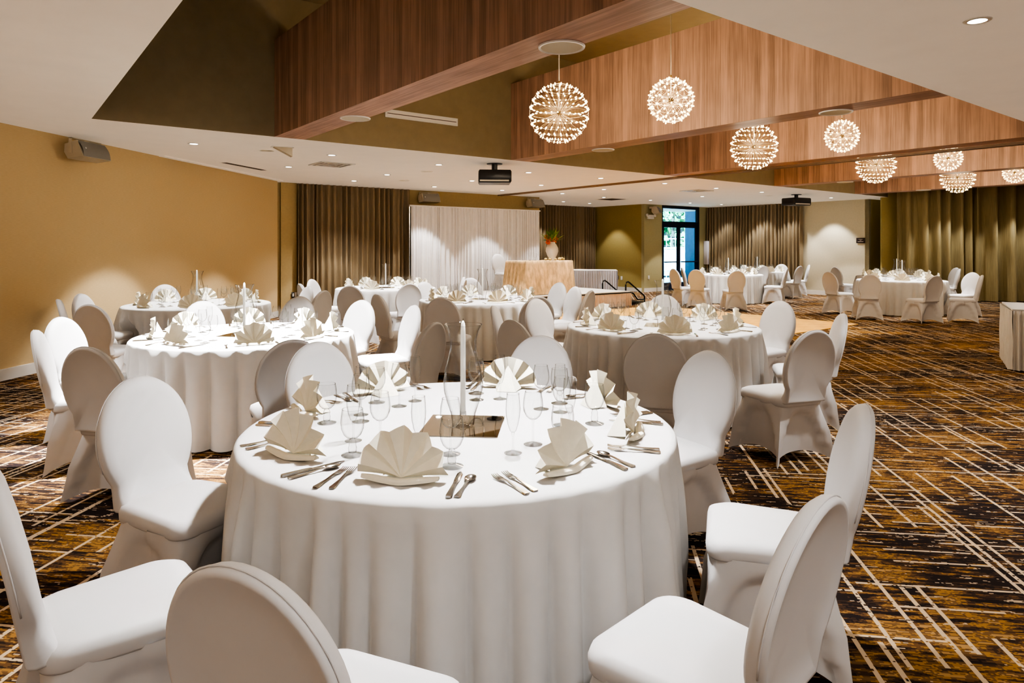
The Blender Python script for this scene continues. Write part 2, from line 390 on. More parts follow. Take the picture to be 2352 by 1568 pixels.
# ---------------------------------------------------------------- curtains
def pleated(name, p0, p1, z0, z1, mat, pitch, amp, label, cat, jitter=.35, nz=6, seed=1, n_per=10, sharp=.6, parent=None):
    rnd = random.Random(seed)
    p0 = Vector((p0[0], p0[1], 0)); p1 = Vector((p1[0], p1[1], 0)); d = p1 - p0; L = d.length
    xs = []; ys = []; x = 0.; sgn = 1
    while x < L:
        w = pitch * (1 + rnd.uniform(-jitter, jitter)); a = amp * (1 + rnd.uniform(-.45, .35))
        for k in range(n_per):
            t = k / n_per; s_ = math.cos(2 * PI * t); s_ = math.copysign(abs(s_) ** sharp, s_)
            if x + w * t <= L: xs.append(x + w * t); ys.append(-a * s_)
        x += w
    rings = []
    for j in range(nz + 1):
        t = j / nz; k_ = .72 + .28 * (1 - t)
        rings.append([(xx, yy * k_ - amp + .004 * math.sin(9 * t + xx * 3), z0 + (z1 - z0) * t) for xx, yy in zip(xs, ys)])
    mb = MB().loft(rings, closed=False)
    o = mb.obj(name, mat, smooth=True, angle=180, loc=p0, rz=math.atan2(d.y, d.x), parent=parent)
    if label: tag(o, label, cat)
    return o
g = 'long pleated curtains'
c = pleated('curtain', p2(UF - .06, 5.32), p2(UF - .06, 8.15), .03, CEIL - .01, M['curtain'], .125, .07, 'tall brown pleated curtain beside the gold wall and left of the white drape', 'curtain', seed=3)
c = pleated('curtain', p2(17.3, 12.5), p2(17.3, 17.02), .03, CEIL - .01, M['curtain'], .13, .07, 'brown pleated curtain in the alcove behind the flower vase', 'curtain', seed=5)
c = pleated('curtain', p2(14.9, 20.5), p2(11.35, 20.5), .03, CEIL - .01, M['curtain'], .13, .075, 'taupe pleated curtain between the glass door and the cream wall', 'curtain', seed=8)
pe = RC0 + WD * 8
c = pleated('curtain', (RC0.x, RC0.y), (pe.x, pe.y), .02, 3.9, M['curtain_r'], .33, .16, 'wide olive curtain filling the right-hand end of the hall', 'curtain', seed=11, jitter=.5)
dr = pleated('pipe_drape', p2(14.4, 7.98), p2(14.4, 12.03), .02, 2.50, M['sheer'], .095, .035, None, None, seed=13, jitter=.6)
rod = empty('backdrop_drape', UV(14.4, 7.98), ANG_V, 'white pleated pipe-and-drape backdrop standing behind the stage', 'drape')
dr.parent = rod; dr.location = (0, 0, 0); dr.rotation_euler = (0, 0, 0); dr.name = 'drape_panel'
MB().tube([(-.03, -.035, 2.505), (4.08, -.035, 2.505)], .02).obj('crossbar', M['sheer'], rod)
for x in (0, 4.05): MB().tube([(x, .02, 0), (x, .02, 2.5)], .02).obj('upright', M['steel'], rod)

# ---------------------------------------------------------------- glass door and the outdoors
dj = MB(); W = DV1 - DV0; DT = 2.90
def fr(mb, x0, x1, z0, z1, t=.05): mb.box((x0, -t, z0), (x1, t, z1))
door = empty('door_1', UV(UDR + .06, DV0), ANG_V); tag(door, kind='structure')
f1 = MB(); fr(f1, 0, .07, 0, DT); fr(f1, W - .09, W, 0, DT); fr(f1, 0, W, DT - .08, DT + .03); fr(f1, 0, W, 2.24, 2.38)
tag(f1.obj('door_frame', M['frame_dark'], door, smooth=False), kind='structure')
mid = W * .46
for (x0, x1) in ((.07, mid), (mid, W - .09)):
    lf = MB(); fr(lf, x0, x0 + .075, .02, 2.24, .03); fr(lf, x1 - .075, x1, .02, 2.24, .03); fr(lf, x0, x1, 2.17, 2.24, .03); fr(lf, x0, x1, .02, .27, .03)
    leaf = lf.obj('door_leaf', M['frame_dark'], door, smooth=False); tag(leaf, kind='structure')
    MB().box((x0 + .075, -.004, .27), (x1 - .075, .004, 2.17)).obj('door_pane', M['door_glass'], leaf, smooth=False)
    MB().tube([(x0 + .04, -.08, .98), (x1 - .04, -.08, .98)], .022).obj('push_bar', M['frame_dark'], leaf)
MB().box((.07, -.004, 2.38), (W - .09, .004, DT - .08)).obj('transom_pane', M['door_glass'], door, smooth=False)
struct(MB().box((0, -.06, DT + .02), (W, .06, CEIL)), 'trim_door_head', M['sage_wall'], loc=UV(UDR + .06, DV0), rz=ANG_V)

def OUT(px, Y, z=0.): return Vector(((px - CX) / FPX * Y, Y, z))
gm = MB(); gm.add([(-4, 24.2, -.02), (60, 24.2, -.02), (60, 80, -.02), (-4, 80, -.02)], [(0, 1, 2, 3)]); struct(gm, 'ground_outside', M['asphalt'])
struct(MB().box((-.3, -.3, 0), (.3, .3, 4.2)), 'column_outside', M['column_blue_lit'], loc=OUT(1598, 27.3), rz=ANG_U)
fe = empty('metal_railing', OUT(1562, 29.5), 0, 'pale metal railing with thin upright bars outside the glass door', 'railing')
fb = MB()
for z in (.12, 1.0, 1.85): fb.box((-2.4, -.02, z - .025), (2.4, .02, z + .025))
fb.obj('rail', M['fence'], fe, smooth=False)
for k in range(25): MB().box((-2.4 + k * .2 - .012, -.012, 0), (-2.4 + k * .2 + .012, .012, 1.95)).obj('bar', M['fence'], fe, smooth=False)
car = empty('car', OUT(1530, 33.5), math.radians(20), 'white car parked beyond the railing outside the glass door', 'car')
prof = [(-2.2, .35), (-2.2, .85), (-1.9, .95), (-1.2, 1.0), (-.6, 1.45), (.7, 1.48), (1.5, 1.05), (2.15, .95), (2.25, .6), (2.2, .35)]
cb = MB(); cb.loft([[(x, -.85 + (.1 if z > 1.1 else 0), z) for x, z in prof], [(x, .85 - (.1 if z > 1.1 else 0), z) for x, z in prof]], True, True); cb.obj('car_body', M['car_paint'], car, angle=30)
cw = MB()
for s in (-1, 1): cw.add([(-1.05, s * .80, 1.02), (-.55, s * .77, 1.38), (.62, s * .77, 1.40), (1.28, s * .80, 1.04)], [(0, 1, 2, 3)])
cw.obj('car_window', M['car_glass'], car, smooth=False)
for x in (-1.4, 1.4):
    for s in (-1, 1):
        w_ = MB().lathe([(.05, -.1), (.33, -.1), (.35, 0), (.33, .1), (.05, .1)], 20, c0=True, c1=True, mat=Matrix.Translation((x, s * .8, .34)) @ Matrix.Rotation(PI / 2, 4, 'X')); w_.obj('wheel', M['tyre'], car)
def tree(px, Y, h, r, mat, label, seed):
    rnd = random.Random(seed); t = empty('tree', OUT(px, Y), 0, label, 'tree', 'trees outside the glass door')
    MB().tube([(0, 0, 0), (.05, 0, h * .5), (0, .05, h * .8)], [.16, .11, .05]).obj('trunk', M['bark'], t)
    fm = MB()
    for k in range(900):
        d = Vector((rnd.gauss(0, 1), rnd.gauss(0, 1), rnd.gauss(0, .8))).normalized() * r * rnd.uniform(.35, 1)
        c_ = Vector((0, 0, h * .72)) + Vector((d.x, d.y, d.z * 1.15)); s = rnd.uniform(.12, .3)
        a = Vector((rnd.uniform(-1, 1), rnd.uniform(-1, 1), rnd.uniform(-1, 1))).normalized(); b_ = a.orthogonal().normalized()
        fm.add([tuple(c_ - a * s), tuple(c_ + b_ * s * .5), tuple(c_ + a * s), tuple(c_ - b_ * s * .5)], [(0, 1, 2, 3)])
    fm.obj('foliage', mat, t, smooth=False)
tree(1585, 38, 7.2, 2.5, M['foliage_pale'], 'pale green tree seen high through the glass door', 1)
tree(1480, 43.5, 8.5, 2.6, M['foliage'], 'darker green tree further off behind the parked car', 2)
tree(1625, 48, 6.5, 2.6, M['foliage'], 'dark green tree seen through the right leaf of the glass door', 3)
tree(1545, 54.5, 10.0, 3.6, M['foliage_pale'], 'tall pale tree at the back of the car park', 4)
hb = MB()
rnd = random.Random(9)
for k in range(2500):
    c_ = Vector((rnd.uniform(4, 34), rnd.uniform(62, 66), rnd.uniform(0, 10))); s = rnd.uniform(.3, .6); a = Vector((rnd.uniform(-1, 1), rnd.uniform(-.5, .5), rnd.uniform(-1, 1))).normalized(); b_ = a.orthogonal().normalized()
    hb.add([tuple(c_ - a * s), tuple(c_ + b_ * s * .6), tuple(c_ + a * s), tuple(c_ - b_ * s * .6)], [(0, 1, 2, 3)])
o = hb.obj('distant_tree_foliage', M['foliage'], smooth=False); tag(o, 'mass of distant green leaves closing the view outside the door', 'foliage', kind='stuff')

# ---------------------------------------------------------------- chairs
def chair_proto():
    root = empty('banquet_chair', (0, 0, -50))
    # seat cushion
    def rr(hx, hyf, hyb, rad, z, n=6, taper=.88):
        pts = []
        for (sx, sy, a0) in ((1, 1, 0), (-1, 1, 1), (-1, -1, 2), (1, -1, 3)):
            for k in range(n + 1):
                a = (a0 + k / n) * PI / 2
                hx_ = hx if sy > 0 else hx * taper
                hy = hyf if sy > 0 else hyb
                pts.append((sx * (hx_ - rad) + rad * math.cos(a), sy * (hy - rad) + rad * math.sin(a), z))
        return pts
    s = MB(); H = .475
    s.loft([rr(.210, .213, .222, .060, .404), rr(.215, .218, .226, .066, .412), rr(.218, .221, .228, .070, .440), rr(.212, .216, .222, .075, .462), rr(.192, .196, .2, .08, H), rr(.13, .13, .14, .08, H + .006), rr(.05, .05, .06, .03, H + .008)], True, True)
    s.obj('seat', M['spandex'], root, angle=180)
    # stretched skirt: pointed feet, concave sides, arched hems, arched hollows between the legs
    k = MB(); n = 18; nl = 16; rings = []
    for l in range(nl + 1):
        t = l / nl; z0 = t * .416; ring = []
        for side in range(4):
            for i in range(n):
                sv = -1 + 2 * i / n
                e = abs(sv) ** 2.6
                tf = t ** .8
                cxf = .262 * (1 - tf) + .218 * tf; cyf = .262 * (1 - tf) + .222 * tf
                mxf = .205 * (1 - tf) + .213 * tf
                arch = .37 * (1 - abs(sv / .86) ** 3.2) if abs(sv) < .86 else -1
                rec = 0
                if arch > 0:
                    q = (arch - z0) / .035; rec = .036 * max(0, min(1, q)) * (1 if side != 3 else .5)
                if side == 0:   p = (sv * cxf, cyf - (cyf - mxf - .008) * (1 - e) - rec)
                elif side == 1: p = None
                # sides in order: front(+y) reversed, left, back, right built by rotation
                base_off = (cyf - (cyf - mxf) * (1 - e)) - rec
                cr = min(.05, .0 + .05 * t)
                x_, y_ = -sv * cxf, base_off
                # round the top corners a little
                if t > .5:
                    rr_ = (t - .5) * 2
                    f = 1 - .16 * rr_ * max(0, abs(sv) - .6) / .4
                    x_ *= f; y_ *= f
                a = side * PI / 2
                X, Yy = x_ * math.cos(a) - y_ * math.sin(a), x_ * math.sin(a) + y_ * math.cos(a)
                hem = .075 * (1 - abs(sv) ** 2.2) * (1 - t) ** 2
                bk = 1 if Yy > 0 else (.90 * t + 1.0 * (1 - t))
                ring.append((X * bk, Yy, z0 + hem + .002))
        rings.append(ring)
    k.loft(rings); k.obj('skirt', M['spandex'], root, angle=60)
    # oval back, domed front and slightly hollow rear, leaning backwards
    bk = MB(); npt = 48; zc, a_, b_ = .690, .215, .262
    def outline(scale):
        pts = []
        for i in range(npt):
            th = 2 * PI * i / npt; x = a_ * math.sin(th); z = b_ * math.cos(th)
            if z < 0: x = math.copysign(max(abs(x), .170 * min(1, -z / .12) * (1 if abs(math.sin(th)) > .05 else abs(math.sin(th)) / .05)), x) if -z < b_ * .97 or True else x
            pts.append((x * scale, zc + z * scale))
        return pts
    def plane_y(z): return -.215 - .085 * ((z - .43) / .52) - .02 * ((z - .43) / .52) ** 2
    def ring(scale, off):
        return [(x, plane_y(z) + off + (.055 * max(0, min(1, (.53 - z) / .10)) ** 2 if off > 0 else 0), z) for x, z in outline(scale)]
    T = .030
    bk.loft([ring(.06, T * 1.15), ring(.45, T * 1.05), ring(.78, T * .85), ring(.93, T * .55), ring(.985, T * .1), ring(1.0, -T * .5), ring(.985, -T * 1.05), ring(.955, -T * 1.25), ring(.925, -T * 1.22), ring(.88, -T * 1.02), ring(.6, -T * .75), ring(.06, -T * .65)], True, True)
    bk.obj('backrest', M['spandex'], root, angle=180)
    sm = MB(); pts = [(x, plane_y(z) - T * .75, z) for x, z in outline(1.001)]; pts = pts[-15:] + pts[:16]
    sm.tube(pts, .0022, 6); sm.obj('piping', M['spandex'], root, angle=180)
    return root
CH = chair_proto(); first_used = [False]
TABLES = {  # name: (x, y, phrase, settings start angle deg, number)
    'T1': (-.2246, 2.939, 'the nearest round table', -101, 8),
    'T2': (-2.336, 5.93, 'the brightly lit round table', -112, 8),
    'T3': (-4.22, 9.05, 'the round table against gold wall', -120, 8),
    'T4': (-2.35, 12.55, 'the round table before brown curtain', -95, 8),
    'T5': (1.466, 6.584, 'the round table beside dance floor', -92, 8),
    'T6': (-.43, 9.83, 'the round table facing white drape', -75, 8),
    'T7': (5.97, 18.6, 'the round table near glass door', -80, 8),
    'T8': (7.55, 20.75, 'the round table before taupe curtain', -80, 8),
    'T9': (8.93, 15.44, 'the round table before olive curtain', -75, 8),
    'T10': (9.90, 17.35, 'the half-hidden round table', -80, 8),
}
# (table, pixel of the top of the back, facing: None = towards its table centre, or a vector)
CHAIRS = [
    ('T1', None, (-1.17, 2.02), (.85, .75)), ('T1', (545, 1297), None, (.38, .92)), ('T1', (1890, 1142), None, (-.72, .72)), ('T1', (1985, 930), None, (-.95, .30)),
    ('T1', (1632, 806), None, None), ('T1', (1235, 775), None, None), ('T1', (752, 792), None, None), ('T1', (318, 866), None, (.90, -.44)),
    ('T2', (82, 758), None, (.88, .47)), ('T2', (200, 796), None, (.22, .97)), ('T2', (230, 725), None, (.93, -.1)), ('T2', (785, 694), None, None), ('T2', (672, 780), None, (-.42, .9)),
    ('T2', (476, 694), None, None), ('T2', (688, 681), None, (-.2, -1)), ('T2', (952, 701), None, (-.85, -.5)), ('T2', (998, 740), None, (-.9, .42)),
    ('T3', (134, 687), None, (.75, .5)), ('T3', (206, 699), None, (.1, 1)), ('T3', (254, 671), None, (.9, .0)), ('T3', (633, 659), None, (-.75, -.66)), ('T3', (428, 660), None, None), ('T3', (744, 667), None, (-.93, .35)),
    ('T4', (804, 656), None, (.12, 1)), ('T4', (716, 641), None, (.85, -.2)), ('T4', (689, 651), None, (.8, .5)), ('T4', (957, 651), None, (-.45, .9)), ('T4', (975, 636), None, None), ('T6', None, (-1.28, 10.72), (.78, -.62)),
    ('T6', (1014, 683), None, (.2, .97)), ('T6', (866, 676), None, (.8, .6)), ('T6', (1236, 681), None, (-.3, .95)), ('T6', (1303, 658), None, (-.85, -.4)), ('T6', (1356, 667), None, (-.88, .45)),
    ('T6', (1055, 638.5), None, (.35, -.93)), ('T6', (1094, 641), None, (-.95, .1)), ('T6', (1203, 652), None, None),
    ('T5', (1134, 702), None, (.98, -.1)), ('T5', (1176, 735), None, (.75, .66)), ('T5', (1277, 688), None, (.72, -.7)), ('T5', (1505, 766), None, None), ('T5', (1872, 758), None, (-.34, .94)), ('T5', (1936, 720), None, (-.95, .25)), ('T5', (1766, 692), None, (-.86, -.5)), ('T5', (1520, 683), None, (-.1, -1)),
    ('T7', (1599, 619), None, (.5, .87)), ('T7', (1693, 621.5), None, (.05, 1)), ('T7', (1568, 614), None, (.95, -.1)), ('T7', (1547, 617), None, (.9, .4)), ('T7', (1808, 615.5), None, (-.85, .5)), ('T7', (1756, 611), None, (-.9, -.4)),
    ('T8', (1832, 610.5), None, (-.6, .8)), ('T8', (1857, 608), None, (-.9, .3)), ('T8', (1789, 606.5), None, (-.4, -.9)),
    ('T9', (1903, 624), None, (.88, .35)), ('T9', (1999, 630), None, (.3, .95)), ('T9', (2149, 633), None, (-.22, .97)), ('T9', (2256, 631.5), None, (-.85, .5)), ('T9', (2234, 625.5), None, (-.9, -.35)),
    ('T10', (1918, 613), None, (.95, .25)), ('T10', (2204, 617), None, (-.85, .45)), ('T10', (2196, 614.5), None, (-.95, 0)),
]
chair_rows = []
for (t, px, seat, face) in CHAIRS:
    cx_, cy_ = TABLES[t][0], TABLES[t][1]
    if px:
        top = at_z(px[0], px[1], .95)
        f = Vector(face).normalized() if face else Vector((cx_ - top.x, cy_ - top.y)).normalized()
        pos = Vector((top.x, top.y)) + f * .33
    else:
        pos = Vector(seat); f = Vector(face).normalized()
    rel = pos - Vector((cx_, cy_))
    if rel.length < 1.12: pos = Vector((cx_, cy_)) + rel.normalized() * 1.12
    chair_rows.append([t, pos, f])
for it in range(40):   # nudge apart chairs that would touch
    for i in range(len(chair_rows)):
        for j in range(i):
            d = chair_rows[i][1] - chair_rows[j][1]
            if d.length < .55:
                k = (.555 - d.length) / 2; dn = d.normalized()
                chair_rows[i][1] = chair_rows[i][1] + dn * k; chair_rows[j][1] = chair_rows[j][1] - dn * k
for (t, pos, f) in chair_rows:
    rz = math.atan2(f.y, f.x) - PI / 2
    if not first_used[0]:
        o = CH; o.location = (pos.x, pos.y, 0); o.rotation_euler = (0, 0, rz); first_used[0] = True
    else: o = copy_tree(CH, (pos.x, pos.y, 0), rz)
    dot = -(f.x * pos.x + f.y * pos.y) / pos.length
    o['_v'] = 'seen from the front' if dot > .45 else ('seen from behind' if dot < -.45 else 'seen from the side')
    o['_t'] = t
chs = [o for o in COL.objects if o.type == 'EMPTY' and '_t' in o.keys()]
for t in TABLES:
    for vw in ('seen from the front', 'seen from behind', 'seen from the side'):
        L_ = sorted([o for o in chs if o['_t'] == t and o['_v'] == vw], key=lambda o: pix((o.location.x, o.location.y, .7))[0])
        for i, o in enumerate(L_):
            tag(o, 'white-covered chair %s, %s at %s' % (vw, ordinal(i, len(L_)), TABLES[t][2].replace('the ', '', 1)), 'chair', 'white covered chairs around ' + TABLES[t][2])
for o in chs: del o['_v']; del o['_t']

# ---------------------------------------------------------------- draped tables
def cloth_mesh(seed, n, centre, R=.915, flare=.030, amp=.135):
    rnd = random.Random(seed)
    cent = []; a = 0
    while a < 2 * PI - .12:
        w = rnd.uniform(.10, .22); cent.append((a + w / 2, w, rnd.uniform(.45, 1.15), rnd.uniform(-.3, .3))); a += w
    def fold(th):
        th %= 2 * PI; s = 0
        for c_, w, am, sk in cent:
            d = (th - c_ + PI) % (2 * PI) - PI
            x = d / (w * .52)
            if abs(x) < 1: s = max(s, am * (1 - x * x) ** .8 * (1 + sk * x))
        return s
    fv = [fold(2 * PI * i / n) for i in range(n)]
    near = [(p - centre, f) for (_, p, f) in chair_rows if (p - centre).length < 1.75]
    def allowed(th, hx, hy):          # the cloth is pushed in by the chairs drawn up to it
        d = Vector((math.cos(th), math.sin(th))); r = 1.3; low = 1.3
        while r > .6:
            for p, f in near:
                q = d * r - p; ly = q.dot(f); lx = q.x * f.y - q.y * f.x
                if abs(lx) < hx and abs(ly) < hy: low = r - .01; break
            r -= .01
        return low
    lim = [allowed(2 * PI * i / n, .30, .31) for i in range(n)]
    lim2 = [allowed(2 * PI * i / n, .265, .275) for i in range(n)]
    for L_ in (lim, lim2):             # blocked rays start inside the chair only when r is below its front
        for i in range(n):
            if L_[i] >= 1.29: L_[i] = 9.
    def soft(L_): return [min(L_[(i + k) % n] + abs(k) * .02 for k in range(-10, 11)) for i in range(n)]
    lim, lim2 = soft(lim), soft(lim2)
    mb = MB(); rings = []
    for r in (.02, .3, .6, .80, R - .025): rings.append([(r * math.cos(2 * PI * i / n), r * math.sin(2 * PI * i / n), TT) for i in range(n)])
    rings.append([((R - .008) * math.cos(2 * PI * i / n), (R - .008) * math.sin(2 * PI * i / n), TT - .005) for i in range(n)])
    nz = 14
    for j in range(nz + 1):
        t = j / nz; z = (TT - .016) * (1 - t) + .012 * t; ring = []
        for i in range(n):
            th = 2 * PI * i / n
            k_ = min(1, t * 3.2) ** .7
            r = R + .004 + flare * t ** .9 + amp * (fv[i] - .35) * k_ * (.55 + .45 * t) - .012 * k_
            lm_ = lim[i] * (1 - z / .5) + lim2[i] * (z / .5) if z < .5 else 9.
            if z < .5: r = min(r, lm_)
            elif lim2[i] < 8: r = min(r, lim2[i] + (z - .5) / .24 * .35)
            ring.append((r * math.cos(th), r * math.sin(th), z + .012 * max(0, fv[i] - .8) * (t > .99)))
        rings.append(ring)
    mb.loft(rings, cap0=True)
    return mb
for k, (t, (x, y, ph, a0, ns)) in enumerate(TABLES.items()):
    mb = cloth_mesh(20 + k, 420 if t in ('T1', 'T2', 'T5') else 260, Vector((x, y)))
    o = mb.obj('draped_round_table', M['cloth'], angle=180, loc=(x, y, 0)); 
    tag(o, 'banquet table under floor-length white cloth, ' + ph, 'table', 'white draped round tables')

# ---------------------------------------------------------------- tableware prototypes (meshes shared by every copy)
def bowl(prof, n=28): return MB().lathe(prof, n)
def glass_meshes():
    out = {}
    # short-stemmed water goblet
    gb = [(.008, .062), (.020, .066), (.032, .078), (.041, .100), (.0435, .122), (.042, .145), (.0375, .172)]
    gs = [(.0, .010), (.014, .012), (.016, .030), (.013, .038), (.014, .050), (.010, .062), (.0, .066)]
    gf = [(.0, .0), (.040, .0), (.041, .003), (.028, .007), (.012, .012), (.0, .014)]
    wb = [(.005, .098), (.016, .101), (.028, .112), (.037, .132), (.0395, .152), (.037, .180), (.031, .208)]
    ws = [(.0, .008), (.005, .012), (.0036, .03), (.0036, .080), (.005, .096), (.0, .100)]
    wf = [(.0, .0), (.036, .0), (.037, .002), (.022, .005), (.006, .011), (.0, .012)]
    fb_ = [(.004, .078), (.012, .084), (.020, .108), (.026, .140), (.0275, .165), (.026, .192), (.023, .222)]
    fs_ = [(.0, .008), (.005, .012), (.0036, .028), (.004, .064), (.0065, .078), (.0, .082)]
    ff = [(.0, .0), (.033, .0), (.034, .002), (.02, .005), (.006, .011), (.0, .012)]
    for nm, b_, s_, f_ in (('water_goblet', gb, gs, gf), ('wine_glass', wb, ws, wf), ('champagne_flute', fb_, fs_, ff)):
        eps = lambda P: [(max(r, .0004), z) for r, z in P]
        rim = MB(); r, z = b_[-1]; rim.tube([(r * math.cos(a * PI / 14), r * math.sin(a * PI / 14), z) for a in range(29)], .0009, 6, cap=False)
        bw = MB().lathe(b_, 32); bw.add(rim.v, rim.f, 1)
        out[nm] = {'bowl': bw.mesh(nm + '_bowl', [M['glass'], M['glass']], angle=180),
                   'stem': MB().lathe(eps(s_), 16).mesh(nm + '_stem', M['glass'], angle=180),
                   'foot': MB().lathe(eps(f_), 32).mesh(nm + '_foot', M['glass'], angle=60)}
        one = MB().lathe(b_, 20); one.lathe(eps(s_), 10, 1); one.lathe(eps(f_), 20, 1)
        out[nm]['all'] = one.mesh(nm, [M['glass'], M['glass']], angle=60)
    return out
GM = glass_meshes()
def napkin_mesh(seed):
    rnd = random.Random(seed); mb = MB(); P = 6; R = .148
    n = 2 * P; pts = []
    rows = 7
    lean = rnd.uniform(.10, .30)
    wob = [rnd.uniform(-.6, .6) for _ in range(n + 1)]
    for r_ in range(rows + 1):
        q = r_ / rows; row = []
        for j in range(n * 2 + 1):
            jj = j / 2
            th = math.radians(3 + 174 * jj / n)
            tri = math.copysign(abs(math.cos(PI * jj)) ** .8, math.cos(PI * jj))                           # pleat zig-zag
            d = .022 * q * tri * (.8 + .25 * wob[min(n, int(jj))])
            Rq = R * q * (1 - .06 * (1 - tri) * .5 * q) * (1 + .10 * math.sin(th))
            x = Rq * math.cos(th) * 1.04; z = .014 + Rq * math.sin(th)
            row.append((x, d + lean * z * .45 + .010 * math.sin(PI * q) - .004, z))
        pts.append(row)
    mb.loft(pts, closed=False)
    # rear prop fold
    top = .014 + R * 1.02
    mb.add([(-.05, .10, .002), (.05, .10, .002), (.0, .03 + lean * .05, top * .8), (-.07, .02, .01), (.07, .02, .01)], [(0, 1, 2), (0, 2, 3), (1, 4, 2)])
    # rolled band at the base, tips lifted
    rings = []
    for i in range(17):
        x = -.130 + .260 * i / 16; q = abs(x) / .130; w = .017 * (1 - .35 * q ** 3); h = .016 * (1 - .35 * q ** 4)
        rings.append([(x, -.010 - .016 * (1 - q) + w * math.cos(a * PI / 5) * 1.1, .002 + .013 * q ** 1.5 + max(-.001, h * math.sin(a * PI / 5))) for a in range(10)])
    mb.loft(rings, True, True)
    # loose curled corner
    return mb.mesh('napkin', M['napkin'], angle=28)
NAP = [napkin_mesh(s) for s in (1, 2, 3)]
def bar_rings(path):   # (y, half width, z, half thickness)
    return [[(-w, y, z - t), (w, y, z - t), (w * .8, y, z + t), (-w * .8, y, z + t)] for y, w, z, t in path]
def cutlery():
    out = {}
    hd = [(-.10, .0085, .004, .002), (-.095, .0115, .004, .0022), (-.075, .0095, .004, .002), (-.03, .0048, .006, .0018), (.01, .0038, .010, .0018), (.03, .0048, .010, .0016)]
    f = MB().loft(bar_rings(hd + [(.042, .010, .008, .0014), (.052, .0125, .006, .0012)]), True, True)
    for k in range(4):
        x = -.0105 + .007 * k
        f.loft([[(p[0] + x, p[1], p[2]) for p in r] for r in bar_rings([(.050, .0022, .006, .0011), (.08, .0018, .006, .0010), (.096, .0010, .010, .0007)])], True, True)
    out['fork'] = f.mesh('fork', M['steel'], angle=50)
    k = MB().loft(bar_rings([(-.115, .0085, .005, .0035), (-.108, .0110, .005, .004), (-.06, .0085, .005, .004), (-.01, .0065, .005, .0035), (.0, .0075, .004, .0015), (.05, .0105, .004, .0010), (.10, .0105, .004, .0008), (.12, .0030, .004, .0006)]), True, True)
    out['knife'] = k.mesh('knife', M['steel'], angle=50)
    s = MB().loft(bar_rings(hd), True, True)
    rings = []
    for r, z in ((.1, .002), (.5, .003), (.85, .0065), (1, .010), (.97, .011)):
        rings.append([(.0195 * r * math.cos(a * PI / 10), .060 + .031 * r * math.sin(a * PI / 10), z) for a in range(20)])
    s.loft(rings, True); out['spoon'] = s.mesh('spoon', M['steel'], angle=60)
    return out
CU = cutlery()
ROWS = {}
def put(name, me, loc, rz, table):
    o = bpy.data.objects.new(name, me); COL.objects.link(o); o.location = loc; o.rotation_euler = (0, 0, rz)
    ROWS.setdefault((table, name), []).append(o); return o
def put_glass(name, loc, rz, table, parts):
    if not parts: return put(name, GM[name]['all'], loc, rz, table)
    e = empty(name, loc, rz)
    for p in ('bowl', 'stem', 'foot'):
        o = bpy.data.objects.new(p, GM[name][p]); COL.objects.link(o); o.parent = e
    ROWS.setdefault((table, name), []).append(e); return e
Z = TT + .0006
rnd = random.Random(5)
T1A = [-101, -57, -14, 26, 74, 127, 168, 219]
for t, (x, y, ph, a0, ns) in TABLES.items():
    near = t == 'T1'; cut = t in ('T1', 'T2', 'T5', 'T6')
    for i in range(ns):
        ang = math.radians(T1A[i] if near else a0 + 45 * i + rnd.uniform(-4, 4))
        er = Vector((math.cos(ang), math.sin(ang), 0)); et = Vector((-er.y, er.x, 0))   # et: to the right of a diner looking in
        C0 = Vector((x, y, 0)); rz = ang + PI / 2     # local -y outwards to the diner
        def P(r, tg): q = C0 + er * r + et * tg; return Vector((q.x, q.y, Z))
        put('napkin', NAP[(i + ord(t[1])) % 3], P(.745, rnd.uniform(-.01, .01)), rz + (math.radians({7: 26, 6: 48, 1: 14}.get(i, 0)) if near else 0) + rnd.uniform(-.12, .12), t)
        put_glass('water_goblet', P(.57, .125), rz, t, near)
        put_glass('wine_glass', P(.435, .075 + rnd.uniform(-.01, .01)), rz, t, near)
        put_glass('champagne_flute', P(.485, -.035 + rnd.uniform(-.01, .01)), rz, t, near)
        if cut:
            put('fork', CU['fork'], P(.755, -.195), rz + rnd.uniform(-.15, .12), t)
            put('knife', CU['knife'], P(.745, .185), rz + rnd.uniform(-.12, .12), t)
        if near:
            put('fork', CU['fork'], P(.76, -.235), rz + rnd.uniform(-.1, .1), t)
            put('spoon', CU['spoon'], P(.75, .222), rz + rnd.uniform(-.12, .12), t)
LOOK = {'napkin': ('ivory fan-folded napkin', 'napkin'), 'water_goblet': ('short-stemmed clear water goblet', 'glass'), 'wine_glass': ('round-bowled clear wine glass', 'glass'),
        'champagne_flute': ('slender clear champagne flute', 'glass'), 'fork': ('steel dinner fork', 'fork'), 'knife': ('steel dinner knife', 'knife'), 'spoon': ('steel dinner spoon', 'spoon')}
for (t, nm), L_ in ROWS.items():
    cy_ = TABLES[t][1]; ph = TABLES[t][2].replace('the ', '', 1)
    for half, S in (('near', [o for o in L_ if o.location.y < cy_]), ('far', [o for o in L_ if o.location.y >= cy_])):
        S.sort(key=lambda o: pix(o.location)[0])
        for i, o in enumerate(S):
            tag(o, '%s, %s on %s half of %s' % (LOOK[nm][0], ordinal(i, len(S)), half, ph), LOOK[nm][1], nm.replace('_', ' ') + 's on ' + TABLES[t][2])

